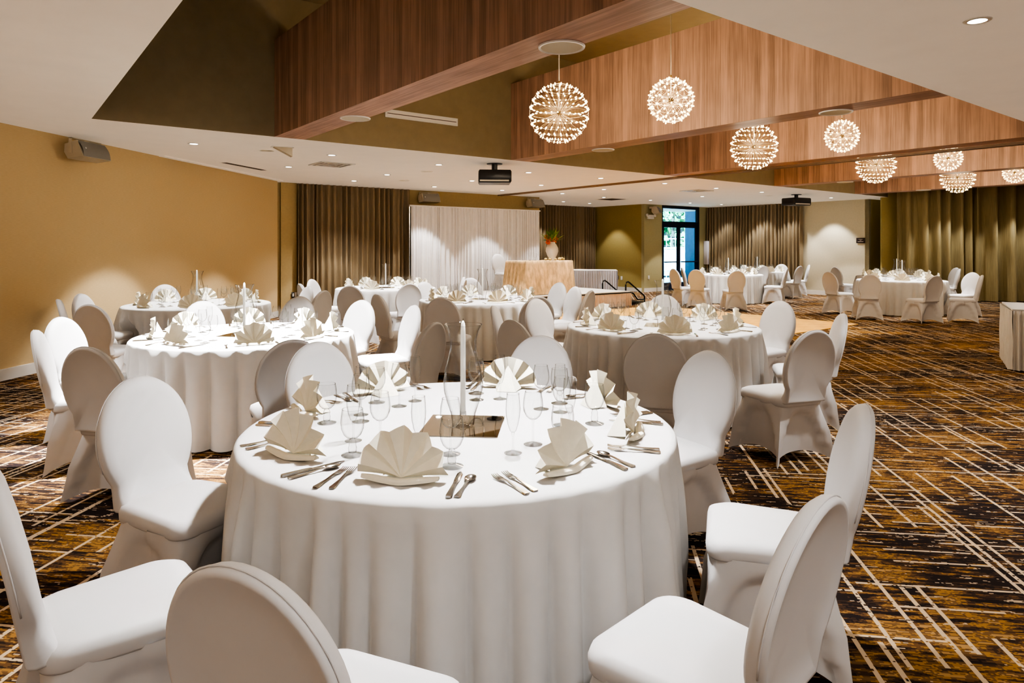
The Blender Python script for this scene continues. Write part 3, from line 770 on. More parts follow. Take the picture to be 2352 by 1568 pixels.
# centrepieces: mirror tile, hurricane shade, candle in a holder
hp = [(.046, .002), (.048, .01), (.052, .05), (.070, .10), (.083, .15), (.085, .19), (.078, .24), (.064, .29), (.056, .33), (.057, .37), (.066, .405), (.080, .432)]
def hurricane_mesh():
    mb = MB().lathe(hp, 40); r, z = hp[-1]
    mb.tube([(r * math.cos(a * PI / 20), r * math.sin(a * PI / 20), z) for a in range(41)], .0016, 6, cap=False, mi=1)
    r, z = hp[0]; mb.tube([(r * math.cos(a * PI / 20), r * math.sin(a * PI / 20), z) for a in range(41)], .0018, 6, cap=False, mi=1)
    return mb.mesh('hurricane_shade', [M['hurricane'], M['glass']], angle=180)
HM = hurricane_mesh()
MT = MB().box((-.165, -.17, 0), (.165, .17, .004)).mesh('mirror_tile', M['mirror'], smooth=False)
CM = MB().lathe([(.0115, .05), (.0112, .2), (.0105, .40), (.0085, .437), (.003, .449), (.0004, .45)], 16, c0=True).mesh('taper', M['candle'], angle=50)
WK = MB().tube([(0, 0, .445), (.001, 0, .458)], .0012, 6).mesh('wick', M['wick'])
HOL = MB().lathe([(.0004, .0), (.031, .0), (.032, .004), (.014, .010), (.008, .022), (.012, .034), (.0135, .050), (.0135, .062), (.0115, .062), (.0112, .052), (.0004, .05)], 20).mesh('candle_holder', M['glass'], angle=60)
for t, (x, y, ph, a0, ns) in TABLES.items():
    ph2 = ph.replace('the ', 'on the ', 1)
    off = {'T1': (.015, -.05), 'T2': (.0, -.05)}.get(t, (.0, -.03))
    c0 = Vector((x + off[0], y + off[1], Z)); r_ = -.08 if t == 'T1' else rnd.uniform(-.4, .4)
    o = bpy.data.objects.new('mirror_tile', MT); COL.objects.link(o); o.location = c0; o.rotation_euler = (0, 0, r_); tag(o, 'square mirror tile in the middle of %s' % ph, 'mirror', 'mirror tiles under the candles')
    o = bpy.data.objects.new('hurricane_shade', HM); COL.objects.link(o); o.location = c0 + Vector((.0, .0, .0045)); tag(o, 'clear curved glass hurricane shade around the candle %s' % ph2, 'candle shade', 'glass hurricane shades')
    e = empty('taper_candle', c0 + Vector((.0, -.012, .0045)), 0, 'tall white taper candle in a glass holder %s' % ph2, 'candle', 'white taper candles')
    for nm, me in (('taper', CM), ('wick', WK), ('candle_holder', HOL)):
        p = bpy.data.objects.new(nm, me); COL.objects.link(p); p.parent = e

# ---------------------------------------------------------------- stage, head table and buffet tables
SU0, SU1, SV0, SV1, SZ = 11.75, 14.2, 8.0, 12.88, .38
stg = empty('stage', UV(SU0, SV0), ANG_V, 'low stage with white top and pleated beige skirt before the white drape', 'stage')
Ls, Ds = SV1 - SV0, SU1 - SU0      # local x along v, local y along u
MB().box((0, 0, SZ - .05), (Ls, Ds, SZ)).obj('deck', M['stage_top'], stg, smooth=False)
def skirt_strip(name, p0, p1, z0, z1, mat, parent, pitch=.09, amp=.02, seed=1, label=None):
    return pleated(name, p0, p1, z0, z1, mat, pitch, amp, None, None, seed=seed, parent=parent, jitter=.3, n_per=8)
skirt_strip('stage_skirt', (0, .0), (Ls, .0), .01, SZ - .05, M['stage_skirt'], stg, seed=2)
skirt_strip('stage_skirt', (Ls + .0, 0), (Ls + .0, Ds), .01, SZ - .05, M['stage_skirt'], stg, seed=4)
MB().box((-.01, -.012, SZ - .045), (Ls + .012, 0, SZ - .02)).obj('edge_strip', M['black'], stg, smooth=False)
# head table with crushed velvet cloth
hu, hv = 12.55, 10.52; HL, HD, HT = 1.48, .76, .80
def rect_cloth(L, D, z0, z1, flare, fold, seed, n_side=60):
    rnd = random.Random(seed); mb = MB(); rings = []
    def ring(k, z, fl):
        pts = []
        for s in range(4):
            for i in range(n_side):
                q = i / n_side; sv = -1 + 2 * q
                if s == 0: p = (sv * L / 2, -D / 2)
                elif s == 1: p = (L / 2, sv * D / 2)
                elif s == 2: p = (-sv * L / 2, D / 2)
                else: p = (-L / 2, -sv * D / 2)
                nrm = ((0, -1), (1, 0), (0, 1), (-1, 0))[s]
                w = fold * k * (math.sin(q * 34 + s * 2 + seed) * .6 + math.sin(q * 71 + seed) * .4) + fl
                x_ = p[0] + nrm[0] * w; y_ = p[1] + nrm[1] * w
                if fl and abs(sv) > .999: pass
                pts.append((x_ * (1 + fl * .3), y_ * (1 + fl * .3), z))
        return pts
    rings.append([(x * .0 + px_ * .02, py_ * .02, z1) for (px_, py_, _), x in zip(ring(0, z1, 0), range(4 * n_side))])
    for k, (zz, fl) in enumerate(((z1, -.01), (z1 - .012, .004))): rings.append(ring(0, zz, fl))
    for j in range(1, 13):
        t = j / 12; rings.append(ring(t, z1 + (z0 - z1) * t, .004 + flare * t))
    mb.loft(rings, cap0=True); return mb
o = rect_cloth(HL, HD, SZ + .012, SZ + HT, .09, .03, 3).obj('head_table', M['velvet'], angle=180, loc=UV(hu, hv), rz=ANG_V)
tag(o, 'head table on the stage under a champagne crushed-velvet cloth', 'table')
ZH = SZ + HT + .0006
# flower vase
va = empty('flower_vase', UV(hu + .02, hv + .42, ZH), 0, 'white round-bellied vase of orange flowers and green leaves on head table', 'vase')
MB().lathe([(.0004, 0), (.075, 0), (.08, .01), (.085, .06), (.125, .13), (.155, .22), (.15, .30), (.11, .38), (.075, .42), (.08, .45), (.07, .45), (.06, .40)], 28).obj('vase_body', M['vase'], va, angle=60)
rf = random.Random(3)
def blob_flower(mb, c_, s):
    for k in range(12):
        d = Vector((rf.gauss(0, 1), rf.gauss(0, 1), rf.gauss(0, 1))).normalized(); b_ = d.orthogonal().normalized()
        mb.add([tuple(c_), tuple(c_ + d * s * .6 + b_ * s * .45), tuple(c_ + d * s), tuple(c_ + d * s * .6 - b_ * s * .45)], [(0, 1, 2, 3)])
for k in range(14):
    a = rf.uniform(0, 2 * PI); q = rf.uniform(.03, .17); fm = MB(); blob_flower(fm, Vector((q * math.cos(a), q * math.sin(a), .44 + rf.uniform(0, .14))), .075)
    fm.obj('flower', M['orange'], va, smooth=False)
lm = MB()
for k in range(120):
    a = rf.uniform(0, 2 * PI); e_ = rf.uniform(.15, 1.3); d = Vector((math.cos(a) * math.cos(e_), math.sin(a) * math.cos(e_), math.sin(e_))); L0 = rf.uniform(.24, .42); b_ = d.cross(Vector((0, 0, 1))).normalized(); p0 = Vector((0, 0, .44))
    lm.add([tuple(p0 + d * L0 * .4), tuple(p0 + d * L0 * .7 + b_ * .022), tuple(p0 + d * L0), tuple(p0 + d * L0 * .7 - b_ * .022)], [(0, 1, 2, 3)], k % 2)
lm.obj('leaves', [M['leaf'], M['lime']], va, smooth=False)
for k, (du, dv, s) in enumerate(((-.16, .20, .045), (-.20, .34, .038), (-.22, .46, .05), (-.19, .60, .042), (-.08, .66, .05), (-.05, .16, .04))):
    e = empty('gourd', UV(hu + du, hv + dv, ZH), 0, None)
    MB().lathe([(.0004, 0), (s * .6, .004), (s, s * .7), (s * .85, s * 1.2), (s * .3, s * 1.45), (.0004, s * 1.4)], 16).obj('gourd_body', M['gourd'], e, angle=180)
    MB().tube([(0, 0, s * 1.38), (.004, 0, s * 1.75)], [.006, .004], 6).obj('stalk', M['leaf'], e)
    tag(e, 'small cream gourd at the foot of the flower vase, %s' % ordinal(k, 6), 'gourd', 'gourds around the vase')
for k, (nm, du, dv) in enumerate((('wine_glass', .12, -.22), ('water_goblet', .02, -.12), ('champagne_flute', .2, -.05), ('wine_glass', .1, .08))):
    o = put(nm, GM[nm]['all'], UV(hu + du, hv + dv, ZH), 0, 'H')
    tag(o, ('clear %s on the velvet head table, ' % nm.replace('_', ' ')) + ordinal(k, 4) + ' of its glasses', 'glass', 'glasses on the head table')
for k, (uu, vv) in enumerate(((hu + .95, hv - .33),)):
    f = Vector((-UD.x, -UD.y)); q = UV(uu, vv, SZ + .001)
    o = copy_tree(CH, q, math.atan2(f.y, f.x) - PI / 2)
    tag(o, ('white-covered chair alone on the stage behind the velvet head table'), 'chair', 'chairs on the stage')
# steps with two handrails at the stage end
ste = empty('stage_steps', UV(12.45, SV1 + .10), ANG_V, 'black stage steps with two looped handrails at the end of the stage', 'steps')
MB().box((0, -.35, 0), (.30, .35, .19), bev=.01).obj('tread', M['black'], ste)
def rail(pts): return MB().tube(pts, .020, 8)
for y in (-.42, .42):
    rail([(.02, y, .02), (.02, y, .52), (.05, y, .585), (.11, y, .60), (.17, y, .57), (.72, y, .22), (.75, y, .17), (.75, y, .02)]).obj('handrail', M['black_metal'], ste)
    rail([(.02, y, .30), (.30, y, .30), (.48, y, .12), (.75, y, .10)]).obj('lower_rail', M['black_metal'], ste)
MB().box((.0, -.42, .03), (.76, .42, .06)).obj('foot_frame', M['black_metal'], ste, smooth=False)

def skirted_table(name, loc, rz, L, D, H, skirt, top, label, pitch, amp, seed):
    t = empty(name, loc, rz, label, 'table')
    MB().box((-L / 2 - .01, -D / 2 - .01, H - .025), (L / 2 + .01, D / 2 + .01, H), bev=.010).obj('tabletop', top, t)
    for (p0, p1, s) in (((-L / 2, -D / 2), (L / 2, -D / 2), 1), ((L / 2, -D / 2), (L / 2, D / 2), 2), ((L / 2, D / 2), (-L / 2, D / 2), 3), ((-L / 2, D / 2), (-L / 2, -D / 2), 4)):
        pleated('table_skirt', p0, p1, .015, H - .02, skirt, pitch, amp, None, None, seed=seed + s, parent=t, jitter=.15, n_per=10, sharp=.8)
    return t
bp = OUT(1365, 21.9); skirted_table('buffet_table', bp, ANG_W, 1.42, .76, .76, M['grey_skirt'], M['trim'], 'long table with pale grey pleated skirt behind the stage steps', .075, .018, 30)
e1 = Vector((.52, .854, 0)); e2 = Vector((.854, -.52, 0)); q0 = Vector((6.12, 8.22, 0)); Lb, Wb = 1.83, 1.22
cn = q0 + e2 * (Lb / 2) + e1 * (Wb / 2)
skirted_table('buffet_table', cn, math.atan2(e2.y, e2.x), Lb, Wb, .76, M['pleat'], M['cloth'], 'table with ivory knife-pleated skirt standing alone on the open carpet', .062, .022, 50)

# ---------------------------------------------------------------- pendants
def ico_dirs(level):
    g_ = (1 + 5 ** .5) / 2
    V = [Vector(p).normalized() for p in ((-1, g_, 0), (1, g_, 0), (-1, -g_, 0), (1, -g_, 0), (0, -1, g_), (0, 1, g_), (0, -1, -g_), (0, 1, -g_), (g_, 0, -1), (g_, 0, 1), (-g_, 0, -1), (-g_, 0, 1))]
    F = [(0, 11, 5), (0, 5, 1), (0, 1, 7), (0, 7, 10), (0, 10, 11), (1, 5, 9), (5, 11, 4), (11, 10, 2), (10, 7, 6), (7, 1, 8), (3, 9, 4), (3, 4, 2), (3, 2, 6), (3, 6, 8), (3, 8, 9), (4, 9, 5), (2, 4, 11), (6, 2, 10), (8, 6, 7), (9, 8, 1)]
    pts = {}; edges = set()
    def key(p): return tuple(round(c_, 4) for c_ in p)
    for f in F:
        A, B, C_ = (V[i] for i in f); grid = {}
        for i in range(level + 1):
            for j in range(level + 1 - i):
                p = (A * (level - i - j) + B * i + C_ * j).normalized(); grid[i, j] = pts.setdefault(key(p), (len(pts), p))[0]
        for i in range(level):
            for j in range(level - i):
                for e in ((grid[i, j], grid[i + 1, j]), (grid[i, j], grid[i, j + 1]), (grid[i + 1, j], grid[i, j + 1])): edges.add(tuple(sorted(e)))
    P_ = [None] * len(pts)
    for i, p in pts.values(): P_[i] = p
    return P_, sorted(edges)
def pendant_meshes(R, level, bulb):
    P_, E = ico_dirs(level)
    if level == 4:
        P_ = []; E = []
        for la, cn in ((9, 30), (24, 28), (39, 23), (54, 17), (70, 10), (-9, 30), (-24, 28), (-39, 23), (-54, 17), (-70, 10)):
            b0 = len(P_); la_ = math.radians(la)
            for k in range(cn):
                a = 2 * PI * (k + (.5 if la > 0 else 0)) / cn; P_.append(Vector((math.cos(la_) * math.cos(a), math.cos(la_) * math.sin(a), math.sin(la_))))
                E.append((b0 + k, b0 + (k + 1) % cn))
        P_ += [Vector((0, 0, 1)), Vector((0, 0, -1))]
    rot = Matrix.Rotation(.35, 3, 'X') @ Matrix.Rotation(.2, 3, 'Y') if level != 4 else Matrix.Rotation(.05, 3, 'Y'); P_ = [rot @ p for p in P_]
    w = MB()
    for a, b_ in E: w.tube([tuple(P_[a] * R), tuple(P_[b_] * R)], .0011, 4, cap=False)
    for k in range(2):
        w.tube([(R * math.cos(a * PI / 24) * 1.002, R * math.sin(a * PI / 24) * 1.002 if k == 0 else 0, 0 if k == 0 else R * math.sin(a * PI / 24) * 1.002) for a in range(49)], .0022, 6, cap=False)
    st_ = MB()
    for p in P_: st_.tube([tuple(p * .03), tuple(p * (R - bulb * 1.5))], .0012, 4, cap=False)
    hub = MB().lathe([(.0004, -.03), (.02, -.022), (.03, 0), (.02, .022), (.0004, .03)], 16)
    bb_ = MB().lathe([(.0004, -bulb * 1.5), (bulb * .55, -bulb * 1.1), (bulb * .62, -bulb * .2), (bulb * .45, bulb * .6), (.0004, bulb)], 8)
    return P_, w.mesh('wire_globe', M['wire'], angle=180), st_.mesh('led_stems', M['stem_gold'], angle=180), hub.mesh('hub', M['stem_gold'], angle=180), bb_.mesh('led_bulb', M['led'], angle=180)
PL = pendant_meshes(.325, 4, .0130); PS = pendant_meshes(.205, 3, .0140)
pend = [(5.57, 4.95, 2.995, 'L', 'large round wire pendant lamp between the first two wooden beams'), (4.02, 4.95, 2.87, 'S', 'small round pendant lamp in front of the second wooden beam'),
        (5.60, 8.76, 2.97, 'L', 'large round pendant lamp between the second and third wooden beams'), (4.32, 8.76, 2.96, 'S', 'small round pendant lamp in front of the third wooden beam'),
        (5.60, 12.6, 2.99, 'L', 'large round pendant lamp partly hidden above the third beam'), (4.44, 12.6, 2.99, 'S', 'small round pendant lamp in front of the fourth wooden beam'),
        (5.60, 16.4, 3.0, 'L', 'large round pendant lamp low before the olive curtain'), (4.58, 16.4, 3.02, 'S', 'small round pendant lamp farthest along the row of beams')]
LAMPS = []
for (u, v, z, sz, lab) in pend:
    P_, wm, sm_, hm, bm_ = PL if sz == 'L' else PS; R = .325 if sz == 'L' else .205
    e = empty('pendant_lamp', UV(u, v, z), 0, lab, 'pendant lamp', 'globe pendant lamps')
    for nm, me in (('wire_globe', wm), ('led_stems', sm_), ('hub', hm)):
        o = bpy.data.objects.new(nm, me); COL.objects.link(o); o.parent = e
        if nm == 'led_stems': o['kind'] = 'stuff'
    top = RT - z
    MB().tube([(0, 0, .0), (0, 0, top)], .006 if sz == 'L' else .004, 6).obj('cord', M['speaker_shell'], e)
    MB().lathe([(.0004, top - .03), (.06, top - .03), (.065, top - .001), (.0004, top - .001)], 20).obj('ceiling_rose', M['speaker_shell'], e)
    MB().lathe([(.0004, R + .03), (.008, R + .028), (.010, R + .01), (.004, R)], 10).obj('cap', M['brass'], e)
    todo = sorted(P_, key=lambda p: p.y)       # the ones towards the camera first
    for p in todo[:100]:
        o = bpy.data.objects.new('led_bulb', bm_); COL.objects.link(o); o.parent = e; o.location = p * R
        o.rotation_euler = p.to_track_quat('Z', 'Y').to_euler()
    if len(todo) > 100:
        mb = MB(); src = bm_
        for p in todo[100:]:
            mt = Matrix.Translation(p * R) @ p.to_track_quat('Z', 'Y').to_matrix().to_4x4()
            mb.add([tuple(v_.co) for v_ in src.vertices], [tuple(f_.vertices) for f_ in src.polygons], 0, mt)
        tag(mb.obj('led_bulbs', M['led'], e, angle=180), kind='stuff')
    LAMPS.append((UV(u, v, z), sz))

# ---------------------------------------------------------------- ceiling fittings
DL = [(445, 330), (762, 356), (663, 383), (889, 401), (1008, 378), (797, 418), (980, 431), (1214, 396), (1380, 409), (1243, 425), (1084, 415), (1134, 439), (1271, 446), (1387, 434.7), (1387, 453), (1294, 463), (1354, 467),
      (1527, 421), (1645, 432), (1494, 459.5), (1613, 451), (1657, 469.5), (1909, 454), (1750, 441), (1585, 466), (2245, 47)]
tm = MB(); tm.lathe([(.052, -.006), (.072, -.006), (.078, -.001), (.078, .0)], 28); TRIM = tm.mesh('trim_ring', M['trim'], angle=60)
LENS = MB().lathe([(.0004, -.003), (.054, -.003)], 24).mesh('lens', M['lens'])
def spot(loc, power, angle=95, blend=.7, col=(1, .945, .87), size=.06, target=None, name='spot_lamp'):
    l = bpy.data.lights.new(name, 'SPOT'); l.energy = power; l.spot_size = math.radians(angle); l.spot_blend = blend; l.color = col; l.shadow_soft_size = size
    o = bpy.data.objects.new(name, l); COL.objects.link(o); o.location = loc
    if target is not None: o.rotation_euler = (Vector(target) - Vector(loc)).to_track_quat('-Z', 'Y').to_euler()
    return o
dls = sorted(DL, key=lambda p: p[0])
for i, (px, py) in enumerate(dls):
    q = at_z(px, py, CEIL)
    if px in (797, 980, 1134, 1271): q = q - UD * .36
    e = empty('recessed_downlight', q, 0, None)
    for nm, me in (('trim_ring', TRIM), ('lens', LENS)):
        o = bpy.data.objects.new(nm, me); COL.objects.link(o); o.parent = e
    lab = 'lit round recessed downlight in the pale ceiling, ' + (ordinal(i, len(dls)) if i < 15 else (['', 'second', 'third', 'fourth', 'fifth', 'sixth', 'seventh', 'eighth', 'ninth', 'tenth', 'eleventh', 'twelfth'][len(dls) - 1 - i] + ' from right' if i < len(dls) - 1 else 'rightmost and largest'))
    tag(e, lab, 'downlight', 'recessed ceiling downlights')
    spot(q + Vector((0, 0, -.02)), 120 if px in (445, 663) else 62 if q.y < 12.5 else 95, 76, .2)
# flush speaker discs on the beam undersides
SD = [(1290, 107, 'under the first beam, nearest'), (816, 271, 'under the first beam, far end'), (1385, 343.5, 'under the second beam, far end'), (1920, 257, 'under the second beam, near end'), (1941, 417.5, 'under the fourth beam'), (2121, 436, 'under the fifth beam')]
for (px, py, lab) in SD:
    q = at_z(px, py, CEIL - .001); e = empty('ceiling_speaker', q, 0, 'flat round ivory loudspeaker grille ' + lab, 'speaker', 'round speakers under the beams')
    MB().lathe([(.145, -.004), (.150, -.012), (.162, -.012), (.165, -.001)], 40).obj('speaker_ring', M['trim'], e, angle=60)
    MB().lathe([(.0004, -.006), (.147, -.006)], 40).obj('speaker_grille', M['disc_grille'], e)
for (px, py, nm_) in ((612, 345, 'flat round ceiling speaker beside the small wedge fitting'), (980, 393, 'flat round ceiling speaker left of the nearer projector'), (928, 414, 'small flat round ceiling speaker before the brown curtain'), (1766, 449, 'small round grey ceiling grille near the far projector')):
    q = at_z(px, py, CEIL - .001); e = empty('ceiling_speaker', q, 0, nm_, 'speaker')
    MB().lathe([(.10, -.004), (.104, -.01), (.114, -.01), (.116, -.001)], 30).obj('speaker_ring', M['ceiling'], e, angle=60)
    MB().lathe([(.0004, -.005), (.101, -.005)], 30).obj('speaker_grille', M['disc_grille'], e)
# wedge fitting
q = at_z(648, 338, CEIL); wg = empty('ceiling_fitting', q, .5, 'small pale triangular fitting screwed to the ceiling near the first beam', 'ceiling fitting')
wg['kind'] = 'thing'
MB().add([(-.13, -.06, 0), (.13, -.06, 0), (.13, -.06, -.13), (-.13, .06, 0), (.13, .06, 0), (.13, .06, -.13)], [(0, 1, 2), (3, 5, 4), (0, 3, 4, 1), (1, 4, 5, 2), (0, 2, 5, 3)]).obj('shell', M['speaker_shell'], wg, smooth=False)
MB().box((-.15, -.07, -.006), (.15, .07, -.0005)).obj('base_plate', M['trim'], wg, smooth=False)
# square diffusers and slots
def diffuser(px, py, s, lab, rz=ANG_U):
    q = at_z(px, py, CEIL); e = empty('air_vent', q, rz, lab, 'vent')
    f_ = MB()
    for (a, b_) in ((s, s * .82), (s * .7, s * .52), (s * .4, s * .2)):
        for (lo, hi) in (((-a, -a), (a, -b_)), ((-a, b_), (a, a)), ((-a, -b_), (-b_, b_)), ((b_, -b_), (a, b_))): f_.box((lo[0], lo[1], -.014), (hi[0], hi[1], -.001))
    f_.obj('louvre', M['white_plastic'], e, smooth=False)
    MB().box((-s, -s, -.003), (s, s, -.0005)).obj('backing', M['dark_slot'], e, smooth=False)
diffuser(762, 377, .30, 'white square louvred air vent in ceiling before the brown curtain')
diffuser(1600, 437.5, .30, 'pale square air vent in ceiling in front of the glass door')
a_ = at_z(508, 373, CEIL); b_ = at_z(600, 390.5, CEIL); d = b_ - a_
e = empty('slot_vent', a_, math.atan2(d.y, d.x), 'dark narrow return-air slot in ceiling beside the gold wall', 'vent')
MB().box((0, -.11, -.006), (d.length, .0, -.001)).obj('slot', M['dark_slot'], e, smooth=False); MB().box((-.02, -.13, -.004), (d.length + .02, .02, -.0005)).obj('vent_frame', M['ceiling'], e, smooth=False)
q = at_z(1405, 457.5, CEIL); e = empty('slot_vent', q, ANG_U, 'dark square return-air grille in ceiling above the alcove', 'vent')
MB().box((-.3, -.3, -.006), (.3, .3, -.001)).obj('slot', M['dark_slot'], e, smooth=False); MB().box((-.34, -.34, -.004), (.34, .34, -.0005)).obj('vent_frame', M['trim'], e, smooth=False)
# linear diffuser on the recess wall
e = empty('linear_diffuser', UV(R1u - .001, 4.40, 3.36), ANG_V, 'long white linear air diffuser on the dark recess wall behind the first beam', 'vent')
MB().box((0, -.02, 0), (1.22, 0, .115)).obj('vent_frame', M['white_plastic'], e, smooth=False)
MB().box((.03, -.024, .03), (1.19, -.016, .085)).obj('blade', M['trim'], e, smooth=False)
MB().box((.03, -.022, .052), (1.19, -.0255, .062)).obj('slot', M['dark_slot'], e, smooth=False)

# ---------------------------------------------------------------- projectors
def projector(top, rz, w, h, dpt, drop, lab):
    e = empty('projector', top, rz, lab, 'projector', 'ceiling projectors')
    MB().box((-w / 2, -dpt / 2, -drop - h), (w / 2, dpt / 2, -drop), bev=.025).obj('projector_body', M['black'], e)
    MB().tube([(0, 0, 0), (0, 0, -drop)], .05, 16).obj('pole', M['black'], e)
    MB().lathe([(.0004, -.012), (.13, -.012), (.135, 0)], 28).obj('ceiling_plate', M['black'], e)
    MB().box((-w * .46, -dpt / 2 - .004, -drop - h + .02), (w * .42, -dpt / 2 + .01, -drop - h + .045)).obj('trim_strip', M['disc_grille'], e, smooth=False)
    MB().lathe([(.06, 0), (.07, .03), (.05, .05), (.0004, .045)], 20, mat=Matrix.Translation((w * .2, dpt / 2, -drop - h / 2)) @ Matrix.Rotation(-PI / 2, 4, 'X')).obj('projector_lens', M['car_glass'], e)
projector(at_z(1136, 376, CEIL), .06, .55, .215, .50, .125, 'black projector hanging on short pole from ceiling before the white drape')
projector(at_z(1829, 446.5, CEIL), .45, .62, .20, .46, .10, 'black projector hanging from ceiling before the taupe curtain')

# ---------------------------------------------------------------- wall speakers
def wall_speaker(loc, rz, L, tilt, lab, parent_bracket=True):
    """local x along the wall, local -y into the room"""
    e = empty('wall_speaker', loc, rz, lab, 'speaker', 'box loudspeakers on the walls')
    mt = Matrix.Rotation(tilt, 4, 'X')
    pr = [(-.20, .09), (-.21, -.06), (-.17, -.10), (.05, -.07), (.05, .09)]
    pr = [(-.19, -.11), (.02, -.09), (.05, .0), (.02, .10), (-.15, .11)]
    b = MB().loft([[(-L / 2, y, z) for y, z in pr], [(L / 2, y, z) for y, z in pr]], True, True, mat=mt); b.obj('speaker_box', M['speaker_shell'], e, smooth=False)
    # curved grille on the front
    gr = []
    for x in (-L / 2 + .012, L / 2 - .012):
        gr.append([(x, -.19 + .04 * q - .022 * math.sin(PI * q) - .002, -.105 + .21 * q) for q in [k / 8 for k in range(9)]])
    MB().loft(gr, closed=False, mat=mt).obj('speaker_grille', M['speaker_grille'], e, angle=180)
    MB().lathe([(.0004, 0), (.012, 0)], 12, mat=mt @ Matrix.Translation((-L * .38, -.205, .0)) @ Matrix.Rotation(PI / 2, 4, 'X')).obj('badge', M['white_plastic'], e)
    k = MB(); k.box((-L / 2 - .012, -.06, -.03), (-L / 2 - .002, -.02, .17)); k.box((L / 2 + .002, -.06, -.03), (L / 2 + .012, -.02, .17)); k.box((-L / 2 - .012, -.06, .16), (L / 2 + .012, -.02, .172)); k.box((-.04, -.06, .10), (.04, .16, .16))
    k.obj('bracket', M['speaker_shell'], e, smooth=False)
    return e
LWD = math.atan2(1, .1063)
def lw(Y): return -5.80 + .1063 * (Y - 7.55)
wall_speaker((lw(8.65) + .16, 8.65, 2.715), LWD, .50, -.22, 'beige box loudspeaker with grey grille high on the gold wall')
wall_speaker(UV(UF - .16, 8.62, 2.70), ANG_V, .50, -.2, 'beige box loudspeaker on the wall at the brown curtain end of the white drape')
wall_speaker(UV(UF - .16, 12.05, 2.70), ANG_V + .1, .50, -.2, 'beige box loudspeaker on the wall above the flower-vase end of the white drape')
wall_speaker(UV(UDR - .16, 17.42, 2.68), ANG_V + .5, .42, -.3, 'small beige loudspeaker on the sage wall beside the glass door')

# ---------------------------------------------------------------- wall fittings
def plate(name, px, py, Y, rz, w, h, d_, mat, lab, cat, extra=None):
    e = empty(name, at_y(px, py, Y), rz, lab, cat)
    MB().box((-w / 2, -d_, -h / 2), (w / 2, 0, h / 2), bev=min(.004, d_ * .4)).obj(extra or 'cover', mat, e)
    return e
def on_u(px, u):   # depth of the vertical wall u = const at a pixel column
    k = (px - CX) / FPX; v = (k * UD.y - UD.x) * u / (VD.x - k * VD.y); return UV(u, v).y
def on_v(px, v):
    k = (px - CX) / FPX; u = (VD.x - k * VD.y) * v / (k * UD.y - UD.x); return UV(u, v).y
e = plate('emergency_light', 1492, 498, on_u(1492, UDR) - .02, ANG_V, .30, .14, .07, M['white_plastic'], 'white twin-head emergency light below the loudspeaker on the sage wall', 'emergency light', 'lamp_box')
for s in (-1, 1): MB().lathe([(.0004, .0), (.05, .0), (.055, .03), (.02, .07)], 16, mat=Matrix.Translation((s * .19, -.05, .05)) @ Matrix.Rotation(PI / 2, 4, 'X')).obj('lamp_head', M['white_plastic'], e)
e = plate('wall_cabinet', 1622, 580, on_u(1622, UDR) - .03, ANG_V, .30, .84, .16, M['blue_white'], 'tall white wall cabinet between the glass door and the taupe curtain', 'cabinet', 'cabinet_body')
MB().box((-.135, -.168, -.40), (.135, -.159, .40), bev=.003).obj('cabinet_door', M['blue_white'], e); MB().box((-.03, -.176, -.1), (.03, -.167, .06)).obj('badge', M['plaque'], e, smooth=False)
MB().lathe([(.0004, .42), (.05, .42), (.05, .48), (.03, .54), (.0004, .55)], 16, mat=Matrix.Translation((.08, -.08, 0))).obj('beacon', M['white_plastic'], e)
e = plate('wall_sign', 1977, 552, on_v(1977, 20.6) - .02, ANG_U + PI, .26, .16, .012, M['plaque'], 'small dark rectangular sign on the cream wall beside the olive curtain', 'sign', 'sign_plate')
for (x, z, w) in ((0, .035, .12), (0, .0, .05), (0, -.035, .17)): MB().box((x - w / 2, -.0135, z - .006), (x + w / 2, -.0115, z + .006)).obj('lettering', M['plaque_text'], e, smooth=False)
for (px, py, mat, lab) in ((1419, 637, M['plaque'], 'dark wall socket plate on the olive wall behind the stage steps'), (1428, 638.5, M['white_plastic'], 'white wall socket plate on the olive wall beside the dark one')):
    e = plate('wall_socket', px, py, on_v(px, 17.1) - .01, ANG_U + PI, .085, .13, .01, mat, lab, 'socket')
    for s in (-1, 1): MB().box((-.018, -.012, s * .028 - .014), (.018, -.0095, s * .028 + .014)).obj('outlet', M['trim'], e, smooth=False)
e = plate('wall_socket', 1490, 637, on_u(1490, UDR) - .01, ANG_V, .085, .13, .01, M['white_plastic'], 'white wall socket plate on the sage wall left of the glass door', 'socket')
MB().box((-.02, -.012, -.04), (.02, -.0095, .04)).obj('outlet', M['trim'], e, smooth=False)
for (px, mat, lab) in ((673, M['black'], 'black wall plate beside the brown curtain near the gold wall'), (679, M['white_plastic'], 'white wall plate beside the brown curtain near the gold wall')):
    e = plate('wall_socket', px, 677, on_u(px, UF - .07) - .01, ANG_V, .07, .12, .01, mat, lab, 'socket')
    MB().box((-.016, -.012, -.035), (.016, -.0095, .035)).obj('outlet', M['trim'], e, smooth=False)

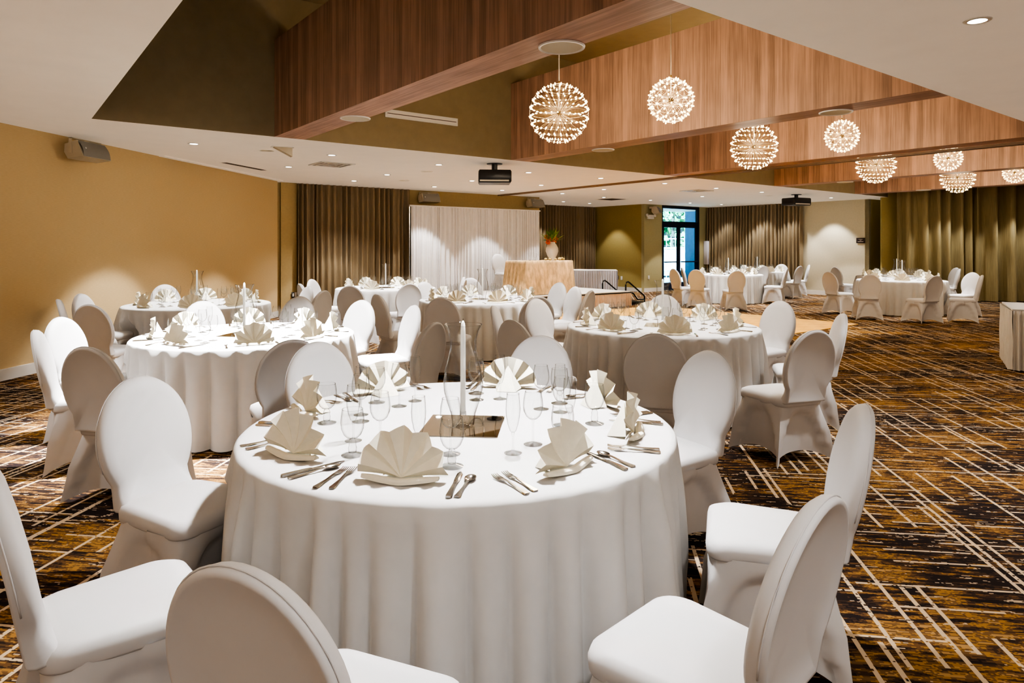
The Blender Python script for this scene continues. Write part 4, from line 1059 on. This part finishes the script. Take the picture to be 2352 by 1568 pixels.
# ---------------------------------------------------------------- light
W_ = bpy.data.worlds.new('world'); SC.world = W_; W_.use_nodes = True
bg = W_.node_tree.nodes['Background']; bg.inputs[0].default_value = (1.0, .95, .88, 1); bg.inputs[1].default_value = .16
WARM = (1, .95, .885)
for t, (x, y, ph, a0, ns) in TABLES.items():
    p = {'T1': 250, 'T2': 1300, 'T3': 70, 'T4': 170, 'T5': 170, 'T6': 260, 'T7': 240, 'T8': 180, 'T9': 280, 'T10': 180}[t]
    q = Vector((x, y, 0)); u = q.dot(UD); v = q.dot(VD)
    z = 4.55 if (R0u + .3 < u < R1u - .3 and v > R0v + .3) else CEIL - .05
    if z > 3: p *= 2.4
    q = UV(min(max(u, R0u + 1.2), R1u - 1.5), v) if z > 3 else q
    spot((q.x + .25, q.y + .15, z), p, 52 if z > 3 else 84, .75, WARM, .08, (x, y, .7))
# general fill: added spots over the aisles, without fixtures
for (u, v, p) in ((-.35, 1.2, 34), (1.0, 6.5, 70), (1.0, 11, 70), (1.0, 16, 70), (-2.5, 1.0, 50), (-1.6, 5, 60), (5.5, -1.5, 50), (10.3, 3.4, 50), (10.3, 7, 50), (10.3, 14.5, 55), (13.3, 6.2, 55)):
    spot(UV(u, v, CEIL - .03), p * 1.3, 110, .6, WARM, .06)
for q, sz in LAMPS:
    l = bpy.data.lights.new('pendant_glow', 'POINT'); l.energy = 46 if sz == 'L' else 26; l.color = (1, .80, .55); l.shadow_soft_size = .30 if sz == 'L' else .2
    o = bpy.data.objects.new('pendant_glow', l); COL.objects.link(o); o.location = q
for k in range(3):      # unseen lamps added to brighten the wide olive curtain
    q = RC0 + WD * (1.2 + 1.7 * k) + Vector((-.129, -.9917, 0)) * 1.0
    spot((q.x, q.y, CEIL - .05), 48, 100, .5, WARM, .05)
l = bpy.data.lights.new('rear_fill_lamp', 'POINT'); l.energy = 12; l.color = (1, .95, .90); l.shadow_soft_size = .35  # fill light added behind the camera, no fixture there
o = bpy.data.objects.new('rear_fill_lamp', l); COL.objects.link(o); o.location = (.6, -1.3, 2.45)
spot((5.6, 13.0, CEIL - .04), 150, 70, .6, (1, .86, .6), .06)
spot((3.6, 12.4, CEIL - .04), 90, 80, .6, (1, .88, .68), .06)
# extra unseen lamps added to wash curtain, drape and the gold wall
for (u, v, p) in ((16.6, 14.2, 50), (16.2, 16.4, 40), (14.0, 19.9, 40), (12.6, 19.9, 60), (10.4, 20.0, 70), (11.6, 19.9, 40)):
    spot(UV(u, v, CEIL - .03), p, 84, .35, WARM, .05)
for (Y, p) in ((2.0, 40), (6.3, 36)):
    spot((lw(Y) + 1.5, Y, CEIL - .03), p, 92, .8, WARM, .05)
sun = bpy.data.lights.new('sun', 'SUN'); sun.energy = 34; sun.angle = .02; o = bpy.data.objects.new('sun', sun); COL.objects.link(o); o.rotation_euler = (math.radians(35), math.radians(-22), 0)
# ---------------------------------------------------------------- cycles / view
cy = SC.cycles
cy.max_bounces = 9; cy.diffuse_bounces = 4; cy.glossy_bounces = 4; cy.transmission_bounces = 8; cy.transparent_max_bounces = 24
cy.caustics_reflective = False; cy.caustics_refractive = False; cy.sample_clamp_indirect = 4; cy.use_light_tree = True; cy.blur_glossy = .5
cy.use_denoising = True
SC.view_settings.view_transform = 'AgX'; SC.view_settings.look = 'AgX - High Contrast'; SC.view_settings.exposure = 1.54
SC.view_settings.use_white_balance = True; SC.view_settings.white_balance_temperature = 5950; SC.view_settings.white_balance_tint = 10
